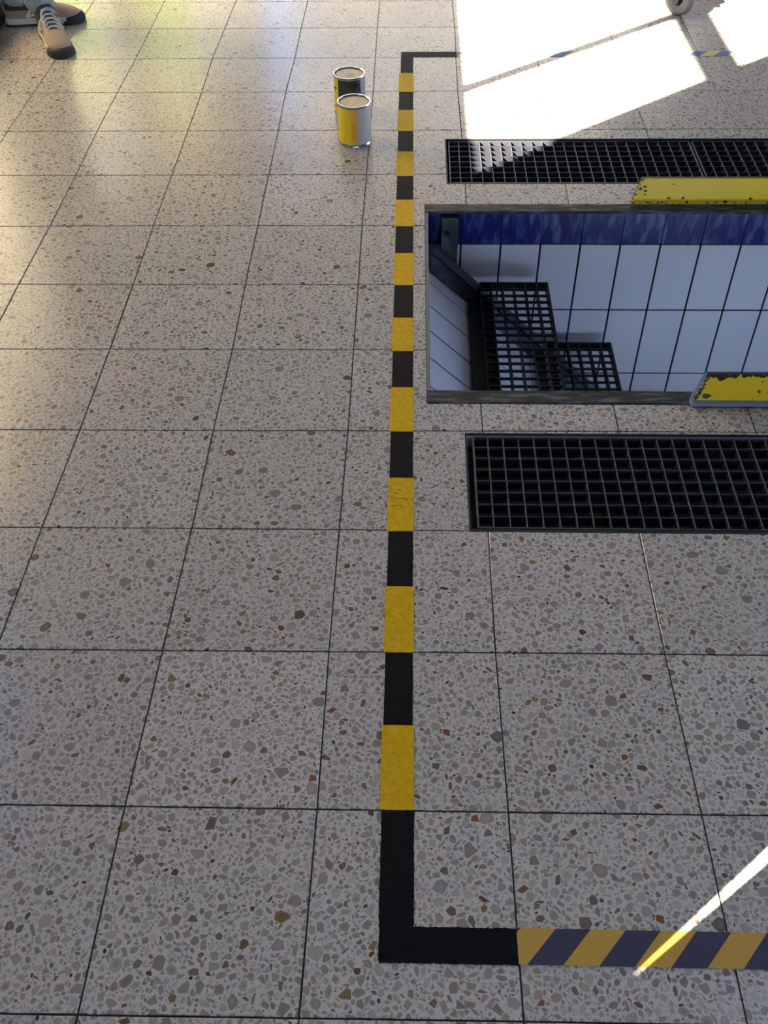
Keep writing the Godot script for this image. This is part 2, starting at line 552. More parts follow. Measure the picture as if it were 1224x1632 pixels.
# ---------------------------------------------------------------- room
func build_room() -> void:
	var plaster := worn(noise_tex(3, 0.02, [[0.0, Color(0.44, 0.44, 0.43)], [1.0, Color(0.54, 0.54, 0.53)]], 256), Vector3(0.5, 0.5, 0.5), 0.85)
	var slab := flat(Color(0.40, 0.40, 0.40), 0.8)
	var alu := flat(Color(0.55, 0.56, 0.57), 0.4, 0.6)
	var H := 4.4
	# unseen left wall, openings placed for the light: window_1 high up lets in the sun patch, unseen_window_2 the pale sheen, unseen_door_1 the narrow streak
	var lw := struct_node("wall_left", "plastered wall with high windows on the left, out of frame")
	var st := st_new()
	var xo := WALL_X - 0.12
	for r in [[-9.0, 0.0, -8.6, H], [-8.6, 3.2, -6.9, H], [-6.9, 0.0, -3.2, 0.9], [-6.9, 2.9, -3.2, H], [-6.9, 0.9, -5.55, 2.9], [-4.35, 0.9, -4.15, 2.9], [-3.2, 0.0, 0.37, 2.60], [-3.2, 4.05, 0.37, H], [0.37, 0.0, 2.35, H], [2.35, 3.6, 3.3, H], [3.3, 0.0, 4.0, H]]:
		add_box(st, Vector3(xo, r[1] - 0.3 if r[1] == 0.0 else r[1], r[0]), Vector3(WALL_X, r[3], r[2]))
	part("plaster", st.commit(), plaster, lw)
	var w1 := struct_node("window_1", "high window whose bars shade the sun patch, out of frame")
	var fr := st_new()
	var sill := SUN_K * (0.328 - WALL_X)
	add_box(fr, Vector3(WALL_X - 0.04, 2.60, -3.2), Vector3(WALL_X, sill, 0.37))
	add_box(fr, Vector3(WALL_X - 0.04, sill, 0.291), Vector3(WALL_X, 4.05, 0.37))
	add_box(fr, Vector3(WALL_X - 0.04, sill, -3.2), Vector3(WALL_X, 4.05, -3.15))
	part("window_frame", fr.commit(), alu, w1)
	var tr_lo := SUN_K * (1.165 - WALL_X + 0.04)
	part("transom", box_mesh(Vector3(WALL_X - 0.04, tr_lo, -3.15), Vector3(WALL_X, SUN_K * (1.33 - WALL_X), 0.291)), alu, w1)
	var zm := -2.452 - AZ * WALL_X
	part("mullion", box_mesh(Vector3(WALL_X - 0.02, sill, zm - 0.025), Vector3(WALL_X, tr_lo, zm + 0.025)), alu, w1)
	part("mullion", box_mesh(Vector3(WALL_X - 0.02, sill, -1.95), Vector3(WALL_X, 4.05, -1.93)), alu, w1)
	var glass := StandardMaterial3D.new()
	glass.transparency = BaseMaterial3D.TRANSPARENCY_ALPHA
	glass.albedo_color = Color(0.9, 0.95, 0.95, 0.04)
	glass.roughness = 0.02
	part("pane", box_mesh(Vector3(WALL_X - 0.022, sill, -3.15), Vector3(WALL_X - 0.018, 4.05, 0.291)), glass, w1)
	# unseen translucent panels in the left wall, placed for the warm floor sheen
	var w2 := struct_node("unseen_window_2", "row of translucent cream plastic panels in the left wall, out of frame, placed for the warm floor sheen")
	for q in [[-4.15, -3.2], [-5.55, -4.35]]:
		var pm := flat(Color(0.70, 0.68, 0.60), 0.6)
		pm.backlight_enabled = true
		pm.backlight = Color(1.0, 0.92, 0.72) * 1.3 if q[0] > -4.2 else Color(0.85, 0.80, 0.66)
		var ps := st_new()
		quad(ps, Vector3(WALL_X - 0.06, 0.9, q[0]), Vector3(WALL_X - 0.06, 0.9, q[1]), Vector3(WALL_X - 0.06, 2.9, q[1]), Vector3(WALL_X - 0.06, 2.9, q[0]), Vector3(1, 0, 0))
		part("plastic_panel", ps.commit(), pm, w2)
	var d1 := struct_node("unseen_door_1", "sheet metal door with an upright gap placed to feed the sun streak, out of frame")
	var zc := 0.575 - AZ * WALL_X  # unseen door, its gap placed to feed the floor streak
	var tip := SUN_K * (0.470 - WALL_X)
	var a_leaf := PackedVector2Array([Vector2(2.30, -0.05), Vector2(zc, -0.05), Vector2(zc, 3.65), Vector2(2.30, 3.65)])
	var b_leaf := PackedVector2Array([Vector2(zc + 0.0002, -0.05), Vector2(3.34, -0.05), Vector2(3.34, 3.65), Vector2(zc + 0.07, 3.65), Vector2(zc + 0.07, tip - 0.08), Vector2(zc + 0.0002, tip - 0.08)])
	var leaf_at := Transform3D(Basis(Vector3(0, 0, 1), Vector3(0, 1, 0), Vector3(-1, 0, 0)), Vector3(WALL_X, 0, 0))
	part("door_leaf", prism(a_leaf, 0.004, leaf_at), flat(Color(0.45, 0.47, 0.48), 0.5), d1)
	part("door_leaf", prism(b_leaf, 0.004, leaf_at), flat(Color(0.45, 0.47, 0.48), 0.5), d1)
	# unseen far wall, its two openings placed for the far floor sheen
	var fw := struct_node("wall_far", "far wall out of frame, two door openings placed to light the far floor")
	var sf := st_new()
	for r in [[-2.72, 0.0, -2.5, H], [-2.5, 3.4, -1.95, H], [-1.95, 0.0, -1.25, H], [-1.25, 3.4, 2.8, H], [2.8, 0.0, 6.12, H]]:
		add_box(sf, Vector3(r[0], r[1] - 0.3 if r[1] == 0.0 else r[1], -9.12), Vector3(r[2], r[3], -9.0))
	part("plaster", sf.commit(), plaster, fw)
	var rw := struct_node("wall_right", "plastered wall on the right, out of frame, wide opening placed to light the far floor")
	var sr := st_new()  # unseen right wall, opening placed to light the far right floor
	for r in [[-9.0, 0.0, -6.2, H], [-6.2, 3.3, -2.6, H], [-2.6, 0.0, 4.0, H]]:
		add_box(sr, Vector3(6.0, r[1] - 0.3 if r[1] == 0.0 else r[1], r[0]), Vector3(6.12, r[3], r[2]))
	part("plaster", sr.commit(), plaster, rw)
	var nw := struct_node("wall_near", "plastered wall behind the camera, out of frame, low opening placed to light faces turned to the camera")
	var sn := st_new()  # unseen near wall, low opening placed to light camera-facing sides
	for r in [[-2.72, 0.0, -1.2, H], [-1.2, 1.15, 2.6, H], [2.6, 0.0, 6.12, H]]:
		add_box(sn, Vector3(r[0], r[1] - 0.3 if r[1] == 0.0 else r[1], 4.0), Vector3(r[2], r[3], 4.12))
	part("plaster", sn.commit(), plaster, nw)
	var ce := struct_node("ceiling", "grey concrete ceiling of the garage with an unseen rooflight placed to light the pit, out of frame")
	var cs := st_new()
	for r in [[-2.72, -9.12, 6.12, -1.3], [-2.72, -1.3, 2.1, 0.3], [3.2, -1.3, 6.12, 0.3], [-2.72, 0.3, 6.12, 4.12]]:
		add_box(cs, Vector3(r[0], H, r[1]), Vector3(r[2], H + 0.2, r[3]))
	part("slab", cs.commit(), slab, ce)
	part("unseen_rooflight_pane", box_mesh(Vector3(2.1, H + 0.1, -1.3), Vector3(3.2, H + 0.106, 0.3)), glass, ce)  # unseen rooflight, placed to light the pit from above
	var gr := struct_node("ground", "sunlit concrete yard outside the garage, out of frame, bouncing light indoors")
	var gs := st_new()  # unseen yard, placed to bounce sunlight indoors
	add_box(gs, Vector3(-30, -0.5, -35), Vector3(-2.72, -0.12, 30))
	add_box(gs, Vector3(-2.72, -0.5, -35), Vector3(30, -0.12, -9.12))
	add_box(gs, Vector3(6.12, -0.5, -9.12), Vector3(30, -0.12, 30))
	part("concrete", gs.commit(), flat(Color(0.66, 0.63, 0.58), 0.9), gr)
	part("unseen_asphalt", box_mesh(Vector3(-2.72, -0.5, 4.12), Vector3(6.12, -0.12, 30)), flat(Color(0.38, 0.39, 0.41), 0.95), gr)  # unseen strip, darker to bounce less warm light indoors

func build_yard() -> void:
	var b := struct_node("unseen_wall_yard", "beige building across the sunlit yard, out of frame, placed for the far floor sheen")
	part("plaster", box_mesh(Vector3(-1.9, -0.3, -16.4), Vector3(12.0, 7.0, -16.0)), flat(Color(0.44, 0.435, 0.42), 0.9), b)  # unseen building, placed to reflect in the far floor
	var hd := thing("unseen_hoarding", "yellow painted board fence in the yard, out of frame, placed for the yellow floor sheen", "fence", Vector3(-4.0, -0.12, -12.0))
	for k in 12:  # unseen boards, placed for the yellow sheen on the floor
		part("board", box_mesh(Vector3(-2.35 + 0.36 * k, 0.0, 0.0), Vector3(-2.0 + 0.36 * k, 5.0, 0.04), 0.004), flat(Color(0.50, 0.42, 0.25), 0.7), hd)
	rng.seed = 15
	var hg := thing("unseen_hedge", "clipped green hedge in the yard, out of frame, placed for the green floor sheen", "unseen_hedge", Vector3(-4.0, -0.12, -10.9))
	var st := st_new()  # unseen greenery, placed for the green sheen near the shoes
	for k in 5200:
		var p := Vector3(rng.randf_range(-2.4, 2.3), rng.randf_range(0.05, 3.3), rng.randf_range(-0.35, 0.35))
		var n := Vector3(rng.randf_range(-1, 1), rng.randf_range(-0.2, 1), rng.randf_range(-0.3, 1)).normalized()
		var u := n.cross(Vector3(rng.randf() - 0.5, rng.randf() - 0.5, rng.randf() - 0.5)).normalized() * 0.075
		var v := n.cross(u)
		quad(st, p - u, p - v * 0.6, p + u, p + v * 0.6, n)
	part("foliage", st.commit(), flat(Color(0.50, 0.72, 0.42), 0.6), hg).set_meta("kind", "stuff")
	var stems := st_new()
	for k in 9:
		add_tube(stems, [Vector3(-2.2 + k * 0.54, 0.0, 0.0), Vector3(-2.15 + k * 0.54, 1.0, 0.05), Vector3(-2.2 + k * 0.54, 2.0, -0.05)], 0.025, 6)
	part("stems", stems.commit(), flat(Color(0.30, 0.24, 0.18), 0.9), hg)

# ---------------------------------------------------------------- pit
func build_pit() -> void:
	var tile_m := flat(Color(0.87, 0.885, 0.93), 0.16)
	var grout := flat(Color(0.045, 0.045, 0.055), 0.9)
	var conc := flat(Color(0.33, 0.32, 0.31), 0.9)
	var zf := -1.90
	var zn := -1.01
	var far := struct_node("wall_pit_far", "white tiled far wall of the pit under a dark blue band")
	part("backing", box_mesh(Vector3(PIT_L - 0.1, -1.5, zf - 0.12), Vector3(PIT_R, -0.004, zf - 0.003)), grout, far)
	var blue := worn(noise_tex(8, 0.02, [[0.0, Color(0.06, 0.065, 0.34)], [0.40, Color(0.08, 0.09, 0.42)], [0.58, Color(0.20, 0.24, 0.50)], [0.85, Color(0.38, 0.43, 0.58)]], 512, 5), Vector3(3.2, 0.9, 3.2), 0.35)
	var bx := PIT_L - 0.02
	var joints := [0.2897]
	while joints[-1] < PIT_R:
		joints.append(joints[-1] + 0.1197)
	var x0 := bx
	for k in 18:
		part("band_tile", box_mesh(Vector3(0, -0.124, -0.01), Vector3(joints[k] - x0 - 0.0012, -0.003, 0.0), 0.001), blue, far, Vector3(x0, 0, zf))
		x0 = joints[k]
	part("band_tile", box_mesh(Vector3(x0, -0.124, zf - 0.01), Vector3(PIT_R, -0.003, zf), 0.001), blue, far)
	var rows := [[-0.1275, -0.356], [-0.361, -0.607], [-0.612, -0.858], [-0.862, -1.108], [-1.112, -1.4]]
	var rest := st_new()
	for r in rows:
		x0 = bx
		for k in joints.size():
			var lo := Vector3(x0 + 0.0028, r[1], zf - 0.012)
			var hi := Vector3(minf(joints[k], PIT_R) - 0.0028, r[0], zf)
			if k < 18 and r[1] > -0.9:
				part("wall_tile", box_mesh(lo - Vector3(x0, r[1], zf), hi - Vector3(x0, r[1], zf), 0.0012), tile_m, far, Vector3(x0, r[1], zf))
			elif hi.x > lo.x:
				add_box(rest, lo, hi)
			x0 = joints[k]
	part("distant_wall_tiles", rest.commit(), tile_m, far).set_meta("kind", "stuff")
	var near := struct_node("wall_pit_near", "near wall of the pit, facing away from the camera")
	part("backing", box_mesh(Vector3(PIT_L - 0.1, -1.5, zn), Vector3(PIT_R, -0.004, zn + 0.12)), flat(Color(0.72, 0.73, 0.74), 0.3), near)
	var er := struct_node("wall_pit_right", "right end wall of the pit, out of frame")
	part("backing", box_mesh(Vector3(PIT_R, -1.5, zf - 0.12), Vector3(PIT_R + 0.12, -0.004, zn + 0.12)), flat(Color(0.72, 0.73, 0.74), 0.3), er)
	var pf := struct_node("floor_pit", "dark concrete bottom of the pit")
	part("slab", box_mesh(Vector3(PIT_L - 0.1, -1.6, zf - 0.12), Vector3(PIT_R + 0.12, -1.4, zn + 0.12)), conc, pf)
	# left end: short upright wall, then a tiled slope under the stairs
	var en := struct_node("wall_pit_left", "sloping white tiled left end of the pit under the stairs")
	var ys := -0.152
	var slope_poly := PackedVector2Array([Vector2(PIT_L - 0.1, -0.004), Vector2(PIT_L, -0.004), Vector2(PIT_L, ys - 0.003), Vector2(PIT_L + (1.4 + ys) / RAMP_S, -1.403), Vector2(PIT_L - 0.1, -1.403)])
	part("backing", prism(slope_poly, zn - zf + 0.02, Transform3D(Basis(), Vector3(0, 0, zf - 0.01))), grout, en)
	var sl := atan(RAMP_S)
	var L := (1.4 + ys) / sin(sl)
	var bs := Basis(Vector3(cos(sl), -sin(sl), 0), Vector3(sin(sl), cos(sl), 0), Vector3(0, 0, 1))
	var zs := [zf, -1.8685, -1.747, -1.6255, -1.503, -1.381, -1.259, -1.137, zn]
	var s0 := 0.0
	var step := 0
	while s0 < L - 0.01:
		var s1 := minf(s0 + (0.21 if step == 0 else 0.25), L)
		for k in zs.size() - 1:
			var t := part("ramp_tile", box_mesh(Vector3(0.0018, -0.012, 0.003), Vector3(s1 - s0 - 0.0018, 0.0, zs[k + 1] - zs[k] - 0.003), 0.001), tile_m, en)
			t.transform = Transform3D(bs, Vector3(PIT_L, ys, zs[k]) + bs.x * s0)
		s0 = s1
		step += 1
	# steel edging
	var steel := worn(noise_tex(21, 0.012, [[0.0, Color(0.06, 0.06, 0.06)], [0.42, Color(0.15, 0.155, 0.155)], [0.62, Color(0.24, 0.245, 0.25)], [0.8, Color(0.38, 0.385, 0.39)]], 512, 5), Vector3(1.6, 3.0, 9.0), 0.6, 0.1, bump_tex(22, 0.03, 3.0), 0.4)
	var e := thing("pit_edge_frame", "worn grey steel edging set flush around the mouth of the pit", "steel frame", Vector3(PIT_L, 0, -1.45))
	var o := Vector3(-PIT_L, 0, 1.45)
	part("edge_bar", box_mesh(Vector3(0.1795, -0.006, -1.9085), Vector3(PIT_R + 0.04, 0.0025, PIT_FAR), 0.0015), steel, e, o)
	part("edge_bar", box_mesh(Vector3(0.1795, -0.05, -1.0 - 0.0455), Vector3(PIT_R + 0.04, 0.0025, -0.999), 0.0025), steel, e, o)
	part("edge_bar", box_mesh(Vector3(0.1795, -0.05, PIT_FAR), Vector3(PIT_L + 0.001, -0.0005, -1.0455), 0.001), flat(Color(0.50, 0.49, 0.48), 0.8), e, o)
	part("edge_flange", box_mesh(Vector3(0.1795, -0.03, -1.9085), Vector3(PIT_R + 0.04, -0.006, -1.902), 0.0), steel, e, o)
	guides()
	stairs()
	# unseen lamps in the near pit wall, placed to light the far wall
	var glow := flat(Color(0.9, 0.93, 1.0), 0.4)
	glow.emission_enabled = true
	glow.emission = Color(0.78, 0.87, 1.0)
	glow.emission_energy_multiplier = 0.2
	for k in 3:
		var x: float = 1.05 + 1.1 * k
		var lamp := thing("unseen_pit_lamp", ["cold white pit lamp nearest the stairs, out of view, placed to light the far pit wall", "second cold white pit lamp from the stairs, out of view, placed to light the far pit wall", "third cold white pit lamp from the stairs, out of view, placed to light the far pit wall"][k], "lamp", Vector3(x, -0.30, zn), 0.0, "unseen pit lamps in the near wall")
		part("housing", box_mesh(Vector3(-0.32, -0.07, -0.03), Vector3(0.32, 0.07, -0.001), 0.004), flat(Color(0.6, 0.6, 0.6), 0.5), lamp)
		part("unseen_lamp_panel", box_mesh(Vector3(-0.30, -0.055, -0.033), Vector3(0.30, 0.055, -0.0302)), glow, lamp)
		var al := AreaLight3D.new()
		al.name = "unseen_lamp_light"
		al.area_size = Vector2(0.60, 0.11)
		al.area_normalize_energy = true
		al.light_color = Color(0.78, 0.87, 1.0)
		al.light_energy = 0.027
		al.area_range = 12.0
		al.area_attenuation = 2.0
		al.shadow_enabled = true
		al.position = Vector3(0, 0, -0.036)
		lamp.add_child(al)

func chip_paint(seed_: int, w: int, h: int, kind: int, end := true) -> Image:
	rng.seed = seed_
	var im := Image.create(w, h, false, Image.FORMAT_RGB8)
	var lim := Rect2i(0, 0, w, h)
	im.fill_rect(lim, Color(0.95, 0.80, 0.12))
	for k in 2600:
		var v := rng.randf_range(-0.03, 0.03)
		im.fill_rect(Rect2i(rng.randi() % w, rng.randi() % h, rng.randi_range(2, 14), rng.randi_range(1, 4)), Color(0.95 + v, 0.80 + v, 0.12))
	var blob := func(c: Vector2, r: float, col: Color) -> void:
		var pts := PackedVector2Array()
		for m in 9:
			var a := TAU * m / 9.0
			pts.append(c + Vector2(cos(a) * r * rng.randf_range(0.6, 1.3), sin(a) * r * rng.randf_range(0.5, 1.0)))
		fill_poly(im, pts, col, lim)
	var bare := Color(0.11, 0.12, 0.12)
	for k in 12:
		blob.call(Vector2(rng.randf() * w, h * (1.0 - pow(rng.randf(), 1.8))), rng.randf_range(1.5, 5.0), Color(0.20, 0.17, 0.08) if rng.randf() < 0.5 else bare)
	if kind == 1:       # the near guide is bare along its top edge and its end
		for k in 200:
			blob.call(Vector2(rng.randf() * w, pow(rng.randf(), 2.0) * h * 0.07), rng.randf_range(4.0, 11.0), bare)
		for k in (60 if end else 0):
			var t := rng.randf()
			blob.call(Vector2(4 + 30 * (1.0 - t) + rng.randf() * 10, t * h), rng.randf_range(3.0, 7.0), bare if rng.randf() < 0.6 else Color(0.30, 0.36, 0.42))
		if end:
			blob.call(Vector2(84, h * 0.12), 17.0, bare)
			blob.call(Vector2(46, h * 0.77), 17.0, Color(0.24, 0.29, 0.34))
		for k in 7:
			blob.call(Vector2(rng.randf_range(230, 700), h * rng.randf_range(0.55, 0.85)), rng.randf_range(4.0, 9.0), Color(0.15, 0.14, 0.08))
	else:
		for k in 30:
			blob.call(Vector2(rng.randf() * w, h * rng.randf_range(0.94, 1.0)), rng.randf_range(3.0, 9.0), Color(0.22, 0.19, 0.08))
		for k in (14 if end else 0):
			blob.call(Vector2(rng.randf() * 60, h * rng.randf()), rng.randf_range(3.0, 9.0), Color(0.20, 0.18, 0.10))
		for s in [[170, 0.78], [235, 0.78], [30, 0.4], [545, 0.8], [430, 0.93]]:
			blob.call(Vector2(s[0], h * s[1]), 9.0, bare)
	return im

func guides() -> void:
	var bare := flat(Color(0.50, 0.56, 0.64), 0.5, 0.2)
	for k in 2:
		var z := -1.906 if k == 0 else -1.004
		var hgt := 0.079
		var g := thing("wheel_guide", ["flat yellow painted steel guide rail along the far edge of the pit", "chipped yellow steel guide rail with bare top edge along near edge of pit"][k], "guide rail", Vector3(0.778, 0.0027, z))
		var len := 4.0
		var im := chip_paint(40 + k, 1024, 128, k)
		var m := flat(Color.WHITE, 0.42)
		m.albedo_texture = ImageTexture.create_from_image(im)
		var lean := 0.019
		var st := st_new()
		var pl := [Vector2(0, 0.002), Vector2(len, 0.002), Vector2(len, hgt), Vector2(lean, hgt)]
		var th := 0.008
		# painted face, with the print laid over 0.64 m of length at a time
		var f := func(p: Vector2, zz: float) -> Vector3: return Vector3(p.x, p.y, zz)
		var uv := func(p: Vector2) -> Vector2: return Vector2(p.x / 0.64, 1.0 - (p.y - 0.002) / (hgt - 0.002))
		var cut := [Vector2(0.64, 0.002), Vector2(0.64, hgt)]
		quad(st, f.call(pl[0], 0.0), f.call(cut[0], 0.0), f.call(cut[1], 0.0), f.call(pl[3], 0.0), Vector3(0, 0, 1), uv.call(pl[0]), uv.call(cut[0]), uv.call(cut[1]), uv.call(pl[3]))
		var st2 := st_new()
		quad(st2, f.call(cut[0], 0.0), f.call(pl[1], 0.0), f.call(pl[2], 0.0), f.call(cut[1], 0.0), Vector3(0, 0, 1), uv.call(cut[0]), uv.call(pl[1]), uv.call(pl[2]), uv.call(cut[1]))
		var m2 := flat(Color.WHITE, 0.42)
		m2.albedo_texture = ImageTexture.create_from_image(chip_paint(44 + k, 1024, 128, k, false))
		part("painted_face", st2.commit(), m2, g)
		part("painted_face", st.commit(), m, g)
		var bk := st_new()
		add_prism(bk, PackedVector2Array([Vector2(0, 0.002), Vector2(len, 0.002), Vector2(len, hgt + 0.0015), Vector2(lean, hgt + 0.0015)]), -th, Transform3D(Basis(), Vector3(0, 0, -0.0003)))
		part("rail_plate", bk.commit(), flat(Color(0.15, 0.16, 0.17), 0.6) if k == 1 else flat(Color(0.42, 0.37, 0.10), 0.5), g)
		if k == 1:
			part("foot_flange", box_mesh(Vector3(-0.004, 0.0, -0.004), Vector3(len, 0.006, 0.016), 0.0015), bare, g)
			part("worn_end", prism(PackedVector2Array([Vector2(-0.0035, 0.004), Vector2(0.0005, 0.004), Vector2(lean + 0.0005, hgt + 0.001), Vector2(lean - 0.0035, hgt + 0.001)]), -0.008), bare, g)

func stairs() -> void:
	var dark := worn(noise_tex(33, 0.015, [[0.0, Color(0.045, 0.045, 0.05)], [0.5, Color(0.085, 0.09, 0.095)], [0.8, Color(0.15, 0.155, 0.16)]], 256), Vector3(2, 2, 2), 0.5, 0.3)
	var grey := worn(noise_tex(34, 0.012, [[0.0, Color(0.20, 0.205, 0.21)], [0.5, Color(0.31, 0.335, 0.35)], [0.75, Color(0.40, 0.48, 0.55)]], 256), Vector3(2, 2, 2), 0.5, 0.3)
	var s := thing("pit_staircase", "dark steel staircase with open grating treads going down into the pit", "staircase", Vector3(0.19, -1.4, -1.45))
	var o := Vector3(-0.19, 1.4, 1.45)
	var k := 0.958
	for side in 2:
		var zw := -1.80 if side == 0 else -1.095
		var back := -1.0 if side == 0 else 1.0
		var st := st_new()
		var web := PackedVector2Array([Vector2(0.199, -0.090), Vector2(0.199, -0.159), Vector2(1.49, -0.159 - k * 1.291), Vector2(1.49, -0.090 - k * 1.291)])
		add_prism(st, web, 0.006 * back, Transform3D(Basis(), Vector3(0, 0, zw)))
		var flange := PackedVector2Array([Vector2(0.199, -0.090), Vector2(0.199, -0.098), Vector2(1.49, -0.098 - k * 1.291), Vector2(1.49, -0.090 - k * 1.291)])
		add_prism(st, flange, 0.055 * back, Transform3D(Basis(), Vector3(0, 0, zw)))
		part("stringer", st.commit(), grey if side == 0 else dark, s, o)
		part("stringer_edge", prism(PackedVector2Array([Vector2(0.199, -0.0885), Vector2(0.199, -0.0915), Vector2(0.36, -0.0915 - k * 0.161), Vector2(0.36, -0.0885 - k * 0.161)]), 0.0015, Transform3D(Basis(), Vector3(0, 0, zw))), flat(Color(0.42, 0.45, 0.46), 0.35, 0.5), s, o)
	# hanger strap with its bolt, fixed on the blue band
	part("hanger_strap", box_mesh(Vector3(0.228, -0.178, -1.888), Vector3(0.278, -0.020, -1.862), 0.002), grey, s, o)
	var bolt := st_new()
	add_lathe(bolt, PackedVector2Array([Vector2(0.008, 0), Vector2(0.008, 0.004), Vector2(0.0, 0.005)]), 6, Transform3D(Basis(Vector3.RIGHT, PI / 2), Vector3(0.247, -0.066, -1.862)))
	part("bolt", bolt.commit(), dark, s, o)
	for n in 5:
		var x0 := 0.347 + 0.2235 * n
		var y := -0.213 - 0.22 * n
		var z0 := -1.832
		var z1 := -1.075
		var w := 0.207
		var rim := st_new()
		add_box(rim, Vector3(x0, y - 0.03, z0), Vector3(x0 + w, y, z0 + 0.004))
		add_box(rim, Vector3(x0, y - 0.03, z1 - 0.004), Vector3(x0 + w, y, z1))
		add_box(rim, Vector3(x0, y - 0.03, z0 + 0.004), Vector3(x0 + 0.004, y, z1 - 0.004))
		add_box(rim, Vector3(x0 + w - 0.006, y - 0.03, z0 + 0.004), Vector3(x0 + w, y, z1 - 0.004))
		var tread := part("tread", rim.commit(), dark, s, o)
		for b in range(1, 6):
			part("bearing_bar", box_mesh(Vector3(-0.0022, -0.029, 0.004), Vector3(0.0022, -0.001, z1 - z0 - 0.004)), dark, tread, Vector3(x0 + w * b / 6.0, y, z0))
		for b in range(1, 23):
			part("cross_rod", box_mesh(Vector3(0.004, -0.009, -0.0026), Vector3(w - 0.006, -0.002, 0.0026)), dark, tread, Vector3(x0, y, z0 + 0.0331 * b))
		# support angle under the back of the tread
		part("tread_support", box_mesh(Vector3(x0 - 0.034, y - 0.085, -1.795), Vector3(x0 + 0.037, y - 0.032, -1.10), 0.002), dark, s, o)

# ---------------------------------------------------------------- floor gratings
func grating(label: String, x0: float, x1: float, z0: float, z1: float, m: Material, rm: Material, y := -0.003) -> void:
	var g := thing("floor_grating", label, "grating", Vector3(x0, y, (z0 + z1) / 2))
	var hz := (z1 - z0) / 2
	var w := x1 - x0
	var rim := st_new()
	add_box(rim, Vector3(0, -0.028, -hz), Vector3(w, 0.0, -hz + 0.0045), 0.0008)
	add_box(rim, Vector3(0, -0.028, hz - 0.0045), Vector3(w, 0.0, hz), 0.0008)
	add_box(rim, Vector3(0, -0.028, -hz + 0.0045), Vector3(0.004, 0.0, hz - 0.0045), 0.0008)
	add_box(rim, Vector3(w - 0.004, -0.028, -hz + 0.0045), Vector3(w, 0.0, hz - 0.0045), 0.0008)
	part("rim", rim.commit(), rm, g)
	var n := int(round(w / 0.0335))
	for k in range(1, n):
		part("bearing_bar", box_mesh(Vector3(-0.0012, -0.026, -hz + 0.0045), Vector3(0.0012, -0.0005, hz - 0.0045), 0.0004), rm, g, Vector3(w * k / n, 0, 0))
	var nz := int(round((z1 - z0) / 0.0335))
	for k in range(1, nz):
		part("cross_bar", box_mesh(Vector3(0.004, -0.025, -0.001), Vector3(w - 0.004, -0.001, 0.001)), m, g, Vector3(0, 0, -hz + (z1 - z0) * k / nz))

func build_gratings() -> void:
	var m := flat(Color(0.24, 0.25, 0.29), 0.5, 0.35)
	var rm := flat(Color(0.31, 0.315, 0.345), 0.42, 0.4)
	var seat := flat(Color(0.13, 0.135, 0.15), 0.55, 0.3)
	var f := [[0.2455, -2.334, -2.0335], [0.262, -0.8975, -0.600]]
	for k in 2:
		var q: Array = f[k]
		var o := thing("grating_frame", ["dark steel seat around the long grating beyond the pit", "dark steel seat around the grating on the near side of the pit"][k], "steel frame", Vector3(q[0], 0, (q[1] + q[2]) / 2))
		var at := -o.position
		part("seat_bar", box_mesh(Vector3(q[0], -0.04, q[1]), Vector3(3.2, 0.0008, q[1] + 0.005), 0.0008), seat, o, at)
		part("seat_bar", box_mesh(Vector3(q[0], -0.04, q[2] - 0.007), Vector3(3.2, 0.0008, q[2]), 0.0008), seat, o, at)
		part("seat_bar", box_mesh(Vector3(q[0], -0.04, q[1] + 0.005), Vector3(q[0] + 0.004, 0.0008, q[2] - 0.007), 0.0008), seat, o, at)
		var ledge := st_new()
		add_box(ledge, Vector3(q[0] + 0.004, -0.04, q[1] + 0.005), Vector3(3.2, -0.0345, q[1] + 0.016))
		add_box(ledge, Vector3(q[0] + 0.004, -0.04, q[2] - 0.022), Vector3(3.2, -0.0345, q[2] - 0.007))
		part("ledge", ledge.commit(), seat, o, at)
	grating("left steel grating panel beyond the pit, partly in the sun", 0.2555, 1.0275, -2.326, -2.045, m, rm)
	grating("steel grating panel beyond the pit, behind the yellow rail, at the right edge", 1.034, 1.806, -2.326, -2.045, m, rm)
	grating("steel grating panel beyond the pit, out of frame past the right edge", 1.812, 2.584, -2.326, -2.045, m, rm)
	grating("square meshed steel grating panel on the near side of the pit", 0.2785, 1.05, -0.890, -0.612, m, rm)
	grating("near side grating panel, out of frame past the right edge", 1.056, 1.83, -0.890, -0.612, m, rm)

# ---------------------------------------------------------------- floor tape
func rough_rect(x0: float, z0: float, x1: float, z1: float, jag: float) -> PackedVector2Array:
	var p := PackedVector2Array()
	var corners := [Vector2(x0, z0), Vector2(x1, z0), Vector2(x1, z1), Vector2(x0, z1)]
	for k in 4:
		var a: Vector2 = corners[k]
		var b: Vector2 = corners[(k + 1) % 4]
		var n := maxi(int(a.distance_to(b) / 0.005), 2)
		for m in n:
			p.append(a.lerp(b, float(m) / n) + Vector2(rng.randf_range(-jag, jag), rng.randf_range(-jag, jag)))
	return p

func flat_piece(poly: PackedVector2Array, y0: float, y1: float) -> ArrayMesh:
	return prism(poly, y1 - y0, Transform3D(Basis(Vector3(1, 0, 0), Vector3(0, 0, 1), Vector3(0, 1, 0)), Vector3(0, y0, 0)))

